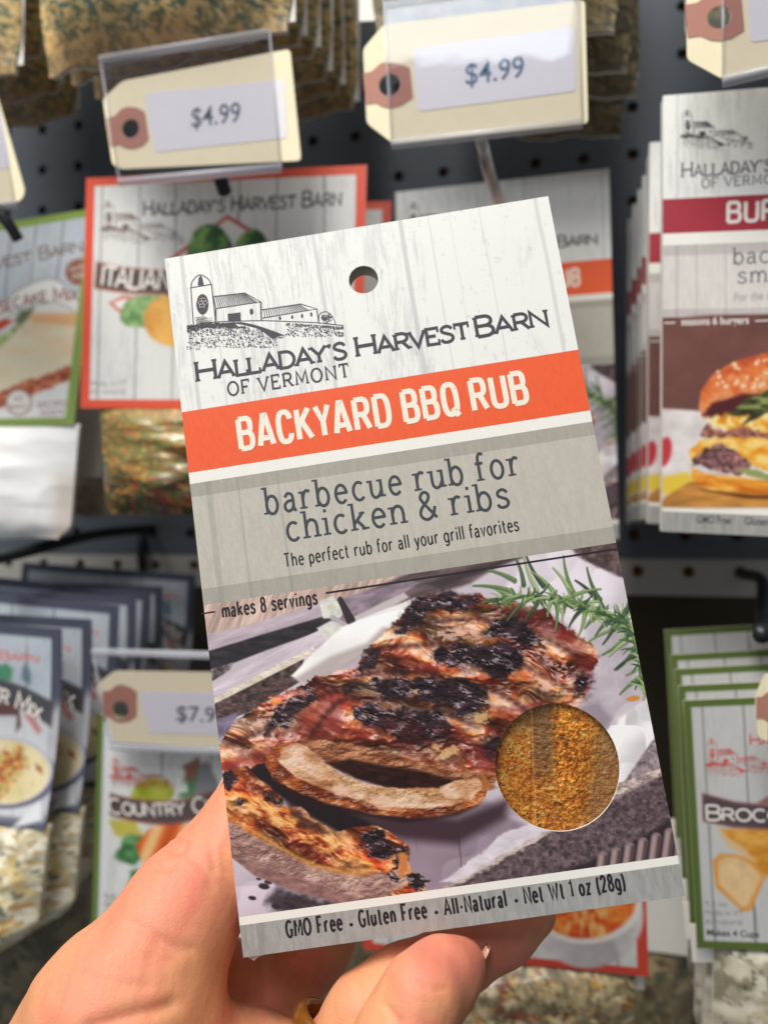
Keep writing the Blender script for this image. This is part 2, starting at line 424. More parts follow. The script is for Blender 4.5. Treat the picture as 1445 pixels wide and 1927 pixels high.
_bowl = lambda cx: arc(cx, .32, .25, .33, 0, 360, 26)
LOW.update({'d': (.53, [[(.49, 1), (.49, 0)], _bowl(.25)]), 'g': (.53, [SM([(.49, .64), (.49, .2), (.49, -.08), (.40, -.24), (.22, -.28), (.06, -.2)], 4), _bowl(.25)]),
 'l': (.1, [[(.05, 1), (.05, 0)]]), 'p': (.53, [[(.04, .64), (.04, -.28)], _bowl(.28)]),
 't': (.34, [SM([(.13, .9), (.13, .5), (.13, .14), (.2, .01), (.34, .02)], 4), [(-.03, .64), (.32, .64)]]), 'v': (.46, [[(0, .64), (.23, 0), (.46, .64)]]),
 'w': (.72, [[(0, .64), (.18, 0), (.36, .56), (.54, 0), (.72, .64)]]), 'y': (.48, [[(0, .64), (.24, .02)], [(.48, .64), (.2, -.2), (.06, -.28)]]), 'z': (.44, [[(.01, .64), (.42, .64), (.01, 0), (.44, 0)]])})
CAPS.update({'1': (.2, [[(-.02, .80), (.16, .97), (.16, 0)]]), '2': (.54, [SM([(.02, .76), (.1, .94), (.28, 1), (.46, .9), (.5, .72), (.38, .5)], 4) + [(.02, .02), (.54, .02)]]),
 '6': (.56, [SM([(.46, .96), (.24, .86), (.06, .55), (.02, .32)], 4), arc(.28, .3, .26, .31, 0, 360, 22)]), '8': (.54, [arc(.27, .26, .26, .27, 0, 360, 22), arc(.27, .77, .21, .24, 0, 360, 20)]),
 '(': (.2, [arc(.34, .4, .3, .66, 120, 240, 10)]), ')': (.2, [arc(-.14, .4, .3, .66, 60, -60, 10)]), '-': (.3, [[(0, .36), (.3, .36)]])})
KERN = {'AY': -.15, 'YA': -.17, 'KY': -.10, 'AV': -.15, 'VA': -.15, 'RV': -.07, 'TA': -.12, 'AT': -.12, 'LY': -.1, 'DA': -.05, 'AD': -.03, 'CK': -.04, 'AC': -.05, 'BA': -.04, 'FR': -.03, 'RY': -.05, 'VE': -.04, 'OF': -.03, 'LT': -.1}

def stroke(pts, w):
    P = [np.array(p, float) for p in pts]
    P = [p for i, p in enumerate(P) if i == 0 or np.linalg.norm(p - P[i - 1]) > 1e-6]
    n = len(P); closed = np.linalg.norm(P[0] - P[-1]) < 1e-6 and n > 3
    V, Fc = [], []
    for i in range(n):
        a = P[i] - P[i - 1] if i > 0 else (P[0] - P[-2] if closed else P[1] - P[0])
        b = P[i + 1] - P[i] if i < n - 1 else (P[1] - P[0] if closed else P[-1] - P[-2])
        a = a / np.linalg.norm(a); b = b / np.linalg.norm(b)
        na, nb = np.array([-a[1], a[0]]), np.array([-b[1], b[0]])
        m = na + nb; L = np.linalg.norm(m)
        m = na if L < 0.3 else m / L
        k = 1 / max(np.dot(m, na), 0.45)
        V += [P[i] + m * w / 2 * k, P[i] - m * w / 2 * k]
    for i in range(n - 1): Fc.append([2 * i, 2 * i + 1, 2 * i + 3, 2 * i + 2])
    return V, Fc

def stroke_text(txt, xs, weight, serif=0.0, small=0.78, low=False, track=0.16, mono=1.0):
    """list of (verts2d, faces, level) and total width; cap height 1"""
    out, x = [], 0.0
    first = True; prev = ''
    for ch in txt:
        if ch == ' ':
            x += (.34 if low else .40) * max(xs, .9 if low else .6); first = True; prev = ''; continue
        tab = LOW if low and ch in LOW else (BOLD if serif == 0 and weight > .17 and not low else CAPS)
        up = ch if tab is LOW else ch.upper()
        sz = 1.0 if (ch.isupper() or ch in "'&") and (first or ch.isupper()) else (1.0 if low else small)
        if not low and ch.islower(): sz = small
        w, strokes = tab[up]
        x += KERN.get((prev + up).upper(), 0) * xs * sz * (0 if tab is LOW else 1) * (.6 if tab is BOLD else 1); prev = up
        lvl = 0
        for st in strokes:
            pts = [(x + p[0] * xs * sz, p[1] * sz) for p in st]
            v, f = stroke(pts, weight * (0.93 if sz < 1 else 1)); out.append((v, f, lvl)); lvl += 1
            if serif:
                for e, nb in ((0, 1), (-1, -2)):
                    q, r = np.array(pts[e]), np.array(pts[nb])
                    if np.linalg.norm(np.array(pts[0]) - np.array(pts[-1])) < 1e-6: continue
                    d = q - r; d = d / np.linalg.norm(d)
                    yl = q[1] / sz
                    tops = (0, 1) if tab is CAPS else (0, .64, 1)
                    t = weight * .62
                    if abs(d[1]) > 0.75 and min(abs(yl - k) for k in tops) < .02:
                        top = yl > .3
                        yy = q[1] - t / 2 if top else q[1] + t / 2
                        l, rr = (serif, serif) if tab is CAPS or not top else (serif * 1.1, weight / 2)
                        v, f = stroke([(q[0] - l, yy), (q[0] + rr, yy)], t); out.append((v, f, lvl)); lvl += 1
                    elif abs(d[0]) > 0.9 and tab is CAPS and len(st) < 6 and min(abs(yl - k) for k in (0, 1)) < .02:
                        s2 = 1 if yl < .3 else -1
                        v, f = stroke([(q[0], q[1] - s2 * weight / 2), (q[0], q[1] + s2 * (serif * 1.1 + weight / 2))], t); out.append((v, f, lvl)); lvl += 1
        x += w * xs * sz + track
        first = False
    return out, x - track

_HCAP = None
def sans_text(txt, weight=0.0):
    cu = bpy.data.curves.new('tmp', 'FONT'); cu.body = txt; cu.offset = weight; cu.resolution_u = 4
    o = bpy.data.objects.new('tmp', cu); COL.objects.link(o)
    bpy.context.view_layer.update()
    dg = bpy.context.evaluated_depsgraph_get()
    me = o.evaluated_get(dg).to_mesh()
    V = [np.array((v.co.x, v.co.y)) for v in me.vertices]; Fc = [list(p.vertices) for p in me.polygons]
    o.evaluated_get(dg).to_mesh_clear()
    bpy.data.objects.remove(o); bpy.data.curves.remove(cu)
    return V, Fc
def sans(txt, weight=0.0):
    global _HCAP
    if _HCAP is None:
        V, _ = sans_text('H'); _HCAP = max(v[1] for v in V)
    V, Fc = sans_text(txt, weight)
    x0 = min(v[0] for v in V); x1 = max(v[0] for v in V)
    return [((v - np.array([x0, 0])) / _HCAP) for v in V], Fc, (x1 - x0) / _HCAP

def lettering(panel, parent, txt, p0, p1, cap, mat, font='sans', weight=None, serif=0.0, low=False, sag=0.0, lift=2.5e-5, track=0.16, small=0.78, name='lettering'):
    weight = (0 if font == 'sans' else .12) if weight is None else weight
    l0, l1 = panel.l(*p0), panel.l(*p1)
    L = np.linalg.norm(l1 - l0); k = L / math.hypot(p1[0] - p0[0], p1[1] - p0[1])
    ch = cap * k
    ex = (l1 - l0) / L; ey = np.array([-ex[1], ex[0]])
    if font == 'sans':
        V, Fc, w = sans(txt, weight); items = [(V, Fc, 0)]; sx = L / w
    else:
        a1 = stroke_text(txt, 1.0, weight, serif, small, low, track)[1]; a2 = stroke_text(txt, 0.5, weight, serif, small, low, track)[1]
        sl = (a1 - a2) / 0.5; xs = 1.0 + (L / ch - a1) / sl
        items, w = stroke_text(txt, max(xs, 0.25), weight, serif, small, low, track); sx = L / w
    VV, FF = [], []
    for V, Fc, lv in items:
        n = len(VV)
        for vi, v in enumerate(V):
            t = v[0] * sx / L
            q = l0 + ex * v[0] * sx + ey * (v[1] * ch + sag * k * 4 * t * (1 - t))
            VV.append((q[0], -lift - (lv * 5e-6 + (vi // 2) * 1.2e-7 if font != 'sans' else 0), q[1]))
        FF += [[i + n for i in f] for f in Fc]
    return mesh_obj(name, VV, FF, mat, parent)

def ink_shapes(panel, parent, name, mat, lines=(), fills=(), mapf=lambda x, y: (x, y), lift=2.5e-5, dots=()):
    VV, FF = [], []; n = 0
    def add(pts, faces):
        nonlocal n
        k = len(VV); off = -lift - (n % 60) * 8e-7; n += 1
        for p in pts: VV.append((p[0], off, p[1]))
        FF.extend([[i + k for i in f] for f in faces])
    for pts, w in lines:
        lp = [panel.l(*mapf(*p)) for p in pts]
        a, b = np.array(mapf(*pts[0])), np.array(mapf(*pts[1]))
        k = np.linalg.norm(lp[1] - lp[0]) / (np.linalg.norm(np.array(pts[1]) - np.array(pts[0])) + 1e-9)
        add(*stroke(lp, w * k))
    for pts in fills:
        lp = [panel.l(*mapf(*p)) for p in pts]
        tri = tessellate_polygon([[Vector((p[0], p[1], 0)) for p in lp]])
        add(lp, [list(t) for t in tri])
    for x, y, sx, sy in dots:
        lp = [panel.l(*mapf(*p)) for p in ((x - sx, y), (x, y - sy), (x + sx, y + sy * .4), (x + sx * .2, y + sy))]
        add(lp, [[0, 1, 2, 3]])
    return mesh_obj(name, VV, FF, mat, parent)

def barn(panel, parent, mat, mapf, detail=True):
    E = lambda cx, cy, rx, ry, n=22: [(cx + rx * math.cos(i * 2 * math.pi / n), cy + ry * math.sin(i * 2 * math.pi / n)) for i in range(n)]
    w = 7
    ls = [([(215, 650), (233, 912)], w), ([(355, 632), (383, 888)], w), (SM([(215, 652), (228, 608), (275, 568), (330, 594), (355, 634)], 4), w), ([(213, 656), (357, 632)], w),
          ([(368, 716), (580, 691), (690, 752), (385, 797)], w), ([(385, 797), (384, 888)], 9), ([(690, 752), (694, 882)], 9), ([(368, 716), (385, 797)], w),
          ([(697, 806), (962, 766), (1070, 800), (702, 862)], w), ([(1070, 800), (1083, 892)], w),
          (SM([(190, 936), (280, 902), (385, 888), (550, 882), (700, 879), (900, 886), (1080, 894), (1252, 913)], 4), 6)]
    rnd = random.Random(4)
    for i in range(1, 19):
        t = i / 19
        ls.append(([(368 + 212 * t + 6, 718 - 25 * t), (385 + 290 * t + 4, 795 - 42 * t)], 5.5))
        ls.append(([(697 + 265 * t, 806 - 40 * t), (702 + 330 * t, 861 - 54 * t)], 5))
    for i in range(16):
        y = 850 + i * 3.4; x = 240 + rnd.random() * 20
        ls.append(([(x, y + 6), (x + 60 + rnd.random() * 60, y)], 1.6))
    for k in range(14):
        a = rnd.random() * 6.28; r = 8 + 30 * rnd.random(); cx, cy = 1135 + r * math.cos(a), 862 + r * .9 * math.sin(a)
        ls.append((arc(cx, cy, 13, 11, 0, 280, 8), 4))
    ls.append((SM([(1083, 880), (1090, 835), (1130, 818), (1165, 838), (1190, 880), (1196, 905)], 4), 5))
    fl = [[(262, 640), (267, 592), (280, 570), (293, 585), (304, 638)], E(294, 768, 42, 70), [(280, 818), (309, 816), (297, 848)], [(465, 833), (552, 823), (555, 880), (468, 884)], E(627, 818, 13, 21, 12),
          E(820, 862, 9, 13, 10), E(903, 855, 8, 13, 10), E(970, 847, 8, 15, 10), E(1033, 837, 8, 15, 10),
          [(455, 893), (560, 889), (640, 905), (720, 930), (790, 955), (850, 978), (810, 985), (768, 1004), (730, 970), (660, 930), (560, 905)]]
    ds = []
    N = 1500 if detail else 500
    while len(ds) < N:
        x = 190 + rnd.random() * 1060; q = rnd.random()
        gl = 905 if x < 280 else (890 if x < 900 else 890 + (x - 900) * .07)
        y = gl + 8 + q ** 1.5 * (165 if x < 800 else 100 - (x - 800) * .08)
        if 520 < x < 860 and y > 895 and y < 900 + (x - 480) * .22: continue
        keep = 1.0 if x < 820 else 0.55
        if q > .35: keep *= 0.75
        if rnd.random() > keep: continue
        s = (8.5 if q < .3 and x < 800 else 4.5) * (0.6 + rnd.random() * .8) * (1 if detail else 1.5)
        ds.append((x, y, s, s * (.5 + .7 * rnd.random())))
    mp = lambda x, y: mapf(300 + x / 3.6125, 360 + y / 3.6125)
    o = ink_shapes(panel, parent, 'barn_emblem', mat, ls, fl, mp, dots=ds)
    # pale scratches inside the dark shield on the tower
    ink_shapes(panel, o, 'shield_marks', M_PAPER, [([(294 - 34 + 10 * i, 735 + (i % 3) * 14), (294 - 38 + 10 * i, 752 + (i % 3) * 16)], 2.6) for i in range(8)] + [(arc(294, 735 + 20 * j, 22, 8, 200, 340, 6), 2.2) for j in range(4)], (), mp, lift=9e-5)
    return o

# ------------------------------------------------------------------ sheets and bags
def grid_sheet(panel, quad, nu, nv, paint, yfun=None, us=None, vs=None):
    """bilinear sheet between four photo pixels; returns verts, faces, colours, U, V"""
    q = [panel.l(*p) for p in quad]
    us = np.linspace(0, 1, nu + 1) if us is None else us; vs = np.linspace(0, 1, nv + 1) if vs is None else vs
    nu, nv = len(us) - 1, len(vs) - 1
    V, U = np.meshgrid(vs, us, indexing='ij'); U, V = U.ravel(), V.ravel()
    P = np.outer((1 - U) * (1 - V), q[0]) + np.outer(U * (1 - V), q[1]) + np.outer(U * V, q[2]) + np.outer((1 - U) * V, q[3])
    X, Y = panel.px(P[:, 0], P[:, 1])
    pa = Paint(X, Y, U, V)
    W, H = np.linalg.norm(q[1] - q[0]), np.linalg.norm(q[3] - q[0])
    paint(pa, W, H)
    y = np.zeros(len(U)) if yfun is None else yfun(U, V, P)
    verts = np.stack([P[:, 0], y, P[:, 1]], -1)
    i = np.arange(nu * nv); r, c = i // nu, i % nu
    a = r * (nu + 1) + c
    faces = np.stack([a, a + nu + 1, a + nu + 2, a + 1], -1)
    return verts, faces, pa.out(), U, V, q

def slab(q, y, t):
    return poly_sheet([tuple(p) for p in q], (), t, y)

def printed_card(panel, parent, quad, paint, nu=150, nv=150, y=0.0, bend=None, name='printed_card', edge=None):
    yf = (lambda U, V, P: y + (bend(U, V) if bend else 0 * U))
    v, f, c, U, V, q = grid_sheet(panel, quad, nu, nv, paint, yf)
    o = mesh_obj(name, v, f, M_CARD, parent, True, c)
    # paper behind the print, following the same bend
    v2, f2, _, _, _, _ = grid_sheet(panel, quad, 16, 16, lambda p, W, H: None, yf)
    n = len(v2); vb = v2 + np.array([0, 0.0005, 0]); vf = v2 + np.array([0, 0.00015, 0])
    ff = [list(map(int, r)) for r in f2] + [[int(k) + n for k in r[::-1]] for r in f2]
    rim = list(range(0, 17)) + [16 + 17 * k for k in range(1, 17)] + [16 * 17 + k for k in range(15, -1, -1)] + [17 * k for k in range(15, 0, -1)]
    for i in range(len(rim)):
        a, b = rim[i], rim[(i + 1) % len(rim)]; ff.append([a, b, b + n, a + n])
    mesh_obj('paper_backing', np.concatenate([vf, vb]), ff, edge or M_PAPER, parent, True)
    return o

def filled_bag(panel, parent, quad, paint, bulge=0.008, y=0.001, nu=90, nv=90, seed=0, name='bag', wr=0.0012, mat=None, lump=.9, taper=.05):
    def yf(U, V, P):
        e = (1 - np.abs(2 * U - 1) ** 3) * (1 - np.abs(2 * V - 1) ** 4)
        w = fbm(U * 3 + seed, V * 4, seed, 3) - 0.5
        rg = (0.5 - np.abs(fbm(U * 4 + 3, V * 2.5 + seed, seed + 4, 2) - 0.5)) ** 3 * 8
        return y - bulge * e * (0.85 + lump * w) - wr * (rg - 0.5) * np.sqrt(np.clip(e, 0, 1))
    v, f, c, U, V, q = grid_sheet(panel, quad, nu, nv, paint, yf)
    mid = (q[0] + q[1] + q[2] + q[3]) / 4
    k = 1 - taper * ss(.84, 1.0, V) ** 1.6
    v[:, 0] = mid[0] + (v[:, 0] - mid[0]) * k
    v[:, 2] += (q[0][1] - q[3][1]) * .02 * ss(.9, 1, V) * (fbm(U * 9, U * 0 + seed, seed, 3) - .5) * 2
    o = mesh_obj(name, v, f, mat or M_BAG, parent, True, c)
    w_ = nu + 1; st = max(1, nu // 30); sv = max(1, nv // 30)
    rim = list(range(0, w_, st)) + [r * w_ + nu for r in range(sv, nv, sv)] + [nv * w_ + c_ for c_ in range(nu, -1, -st)] + [r * w_ for r in range(nv - sv, 0, -sv)]
    vb, fb = poly_sheet([(v[i_, 0], v[i_, 2]) for i_ in rim], (), .0006, y + .0012)
    mesh_obj('bag_back', vb, fb, M_PAPER, o)
    return o

def crumbs(p, base, bits, seed=0, sc_=1.0):
    n0 = fbm(p.X / (30 * sc_), p.Y / (30 * sc_), seed, 3)
    p.c[:] = C(*base) * (0.72 + 0.55 * n0)[:, None]
    for k, (col, scale, thr) in enumerate(bits):
        sx = scale * sc_
        n = fbm(p.X / sx + 3.7 * k, p.Y / sx * 1.2 - 5.1 * k, seed + 13 * k + 1, 3, 0.6)
        tint = 0.85 + 0.3 * vn(p.X / sx, p.Y / sx, seed + k)
        p.mix(slice(None), ss(thr, thr + 0.05, n) * 0.92, C(*col)[None, :] * tint[:, None])

def copy_thing(src, delta, label, rz=0.0):
    r = src.copy(); COL.objects.link(r)
    r.matrix_world = Matrix.Translation(Vector(delta)) @ src.matrix_world @ Matrix.Rotation(rz, 4, 'Y')
    r['label'] = label
    def rec(a, b):
        for ch in a.children:
            c = ch.copy(); COL.objects.link(c); c.parent = b
            rec(ch, c)
    rec(src, r)
    return r

# ------------------------------------------------------------------ the pegboard wall
def pegboard(name, anchor, x0, x1, z0, z1, pitch, y, mat, hole_r=0.0031):
    A = wallpt(*anchor, 0.0)
    i0, i1 = math.floor((x0 - A[0]) / pitch), math.ceil((x1 - A[0]) / pitch)
    j0, j1 = math.floor((z0 - A[2]) / pitch), math.ceil((z1 - A[2]) / pitch)
    n = 16; V, Fc = [], []
    for i in range(i0, i1):
        for j in range(j0, j1):
            cx, cz = A[0] + i * pitch, A[2] + j * pitch
            k = len(V)
            for t in range(n):
                a = 2 * math.pi * (t + .5) / n
                c, s = math.cos(a), math.sin(a); m = pitch / 2 / max(abs(c), abs(s))
                V.append((cx + c * m, y, cz + s * m))
            for yy in (y, y + 0.005):
                for t in range(n):
                    a = 2 * math.pi * (t + .5) / n
                    V.append((cx + hole_r * math.cos(a), yy, cz + hole_r * math.sin(a)))
            cs = [(cx + sx * pitch / 2, y, cz + sz * pitch / 2) for sx, sz in ((1, 1), (-1, 1), (-1, -1), (1, -1))]
            V += cs
            for t in range(n):
                u = (t + 1) % n
                Fc.append([k + t, k + u, k + n + u, k + n + t]); Fc.append([k + n + t, k + n + u, k + 2 * n + u, k + 2 * n + t])
            for q, t in ((0, 1), (1, 5), (2, 9), (3, 13)):
                Fc.append([k + t, k + 3 * n + q, k + t + 1])
    o = mesh_obj(name, V, Fc, mat)
    return o

M_BOARD = flat_mat('painted_pegboard', (92, 100, 110), 0.55, var=0.06, scale=30)
M_BOARD2 = flat_mat('grey_pegboard', (186, 185, 178), 0.55, var=0.06, scale=30)
M_HOLE = flat_mat('raw_hardboard', (150, 104, 50), 0.8, var=0.2)
M_WALLB = flat_mat('brown_wall', (66, 58, 42), 0.8, var=0.15, scale=20)
zs = wallpt(1250, 985, 0)[2]; zb = wallpt(1250, 1112, 0)[2]
o = pegboard('pegboard', (1190, 290), -0.48, 0.36, zs, 0.42, 0.0254, 0.0, M_BOARD)
o['label'] = 'blue grey pegboard with brown holes behind the upper packets'; o['category'] = 'pegboard'
o = pegboard('pegboard', (1200, 1075), -0.48, 0.36, zb + .013, zs - .013, 0.0254, 0.0006, M_BOARD2)
o['label'] = 'pale grey pegboard strip above the lower row of packets'; o['category'] = 'pegboard'
def box(x0, x1, y0, y1, z0, z1):
    V = [(x, y, z) for x in (x0, x1) for y in (y0, y1) for z in (z0, z1)]
    return V, [[0, 1, 3, 2], [4, 6, 7, 5], [0, 4, 5, 1], [2, 3, 7, 6], [0, 2, 6, 4], [1, 5, 7, 3]]
v, f = box(-0.6, 0.5, 0.0062, 0.012, -0.5, 0.5)
o = mesh_obj('back_wall', v, f, M_HOLE); o['kind'] = 'structure'
v, f = box(-0.6, 0.5, 0.002, 0.0058, -0.5, zb)
o = mesh_obj('lower_wall', v, f, M_WALLB); o['kind'] = 'structure'

# ------------------------------------------------------------------ the hand-held carton of barbecue rub
rv = np.array([-0.14909, 0.03716, -0.15105]); th = np.linalg.norm(rv); kx, ky, kz = rv / th
K = np.array([[0, -kz, ky], [kz, 0, -kx], [-ky, kx, 0]])
RB = np.eye(3) + math.sin(th) * K + (1 - math.cos(th)) * K @ K
CW = np.stack([RX, -UP, FW], 1)             # camera axes (right, down, forward) in the world
BW, BH, BT = 0.089, 0.089 * 1.70187, 0.005
BOX = Panel(CAM + CW @ np.array([0.00454, 0.00883, 0.16527]), CW @ RB[:, 0], CW @ RB[:, 2], -CW @ RB[:, 1])
def box_uv(px, py):
    l = BOX.l(px, py); return l[0] / BW + .5, .5 - l[1] / BH

def relief(x, y, hf, L=(-.35, -.62, .70), gloss=18, hh=1.2):
    h = hf(x, y); gx = (hf(x + hh, y) - h) / hh; gy = (hf(x, y + hh) - h) / hh
    n = 1 / np.sqrt(1 + gx * gx + gy * gy)
    Lv = np.array(L) / np.linalg.norm(L); H = Lv + np.array([0, 0, 1]); H /= np.linalg.norm(H)
    d = np.clip((-gx * Lv[0] - gy * Lv[1] + Lv[2]) * n, 0, 1); sp_ = np.clip((-gx * H[0] - gy * H[1] + H[2]) * n, 0, 1) ** gloss
    return h, d, sp_

def meat(x, y, seed=0, ang=12):
    c, s = math.cos(math.radians(ang)), math.sin(math.radians(ang))
    def hf(x, y):
        wx = x + 30 * (fbm(x / 60, y / 60, seed + 70, 2) - .5); wy = y + 40 * (fbm(x / 70, y / 70, seed + 71, 2) - .5)
        a, b = wx * c + wy * s, -wx * s + wy * c
        rg = 1 - np.abs(2 * fbm(a / 70, b / 24, seed + 2, 3) - 1) * 2.2
        return 12 * fbm(a / 52, b / 24, seed, 3) + 3.2 * rg + 4.5 * np.sin(b * .085 + 3 * fbm(a / 90, b / 60, seed + 1, 2)) + 4.6 * fbm(a / 20, b / 11, seed + 3, 2) + 1.3 * fbm(a / 7, b / 6, seed + 6, 2)
    h, d, sp_ = relief(x, y, hf, gloss=10, hh=2.6)
    wx = x + 26 * (fbm(x / 45, y / 45, seed + 72, 2) - .5); wy = y + 30 * (fbm(x / 55, y / 55, seed + 73, 2) - .5)
    a, b = wx * c + wy * s, -wx * s + wy * c
    t = fbm(a / 80, b / 26, seed + 12, 4, .5)
    col = ramp(t, [(.30, (142, 50, 36)), (.42, (178, 78, 46)), (.50, (206, 112, 60)), (.58, (226, 146, 86)), (.70, (234, 170, 132))])
    ao = ss(2, 17, h)
    col = col * (.34 + .76 * ao)[:, None] * (.36 + 1.05 * d)[:, None]
    k = np.clip(sp_ * 1.25, 0, 1) * ss(.36, .62, fbm(a / 34, b / 20, seed + 33, 3)) * (.35 + .65 * ao)
    k = np.clip(k + .5 * ss(.60, .72, fbm(a / 9, b / 5, seed + 40, 3)) * sp_, 0, .9)[:, None]
    col = col * (1 - k) + C(252, 220, 208) * k
    return np.clip(col, 0, 1)

def char(x, y):
    a, b = x * .96 + y * .26, -x * .26 + y * .96
    hf = lambda x, y: 11 * fbm((x * .96 + y * .26) / 24, (-x * .26 + y * .96) / 11, 77, 3) + 2.2 * fbm((x * .96 + y * .26) / 6, (-x * .26 + y * .96) / 3.6, 79, 3)
    h, d, sp_ = relief(x, y, hf, gloss=12, hh=2)
    b0 = C(54, 38, 44)[None, :] * (.25 + .9 * d)[:, None] * (.5 + fbm(x / 18, y / 12, 80, 2))[:, None]
    k = (np.clip(sp_ * 1.1, 0, 1) * ss(.48, .68, fbm(a / 18, b / 10, 81, 3)) * .75)[:, None]
    return np.clip(b0 * (1 - k) + C(214, 196, 204) * k, 0, 1)

def fleshy(stops, sx, sy, seed, amp=6, gloss=14, spec=.35):
    def f(x, y):
        hf = lambda x, y: amp * fbm(x / sx, y / sy, seed, 4, .6)
        h, d, sp_ = relief(x, y, hf, gloss=gloss)
        c_ = ramp(fbm(x / (sx * 2.2), y / (sy * 2), seed + 5, 3), stops) * (.45 + .75 * d)[:, None]
        k = (sp_ * spec * ss(.4, .65, fbm(x / 12, y / 9, seed + 8, 2)))[:, None]
        return np.clip(c_ * (1 - k) + C(255, 240, 225) * k, 0, 1)
    return f

def speck(base, amp, sx, sy, seed):
    def f(x, y):
        n = fbm(x / sx, y / sy, seed, 4, .65)
        return np.clip(C(*base)[None, :] * (1 + amp * 2.2 * (n - .5))[:, None], 0, 1)
    return f

def dirspeck(base, amp, la, lb, ang, seed):
    c, s = math.cos(math.radians(ang)), math.sin(math.radians(ang))
    def f(x, y):
        n = fbm((x * c + y * s) / la, (-x * s + y * c) / lb, seed, 4, .65)
        return np.clip(C(*base)[None, :] * (1 + amp * 2.2 * (n - .5))[:, None], 0, 1)
    return f

def crumple(base, amp=1.0, sc_=1.0, seed=3):
    def f(x, y):
        hf = lambda x, y: amp * .8 * (22 * np.abs(fbm(x / (120 * sc_), y / (100 * sc_), seed, 1) - .5) + 7 * np.abs(fbm(x / (60 * sc_) + 4, y / (52 * sc_), seed + 3, 1) - .5))
        h, d, q = relief(x, y, hf, L=(-.5, -.5, .7), hh=3)
        return np.clip(C(*base)[None, :] * (.62 + .54 * d)[:, None], 0, 1)
    return f

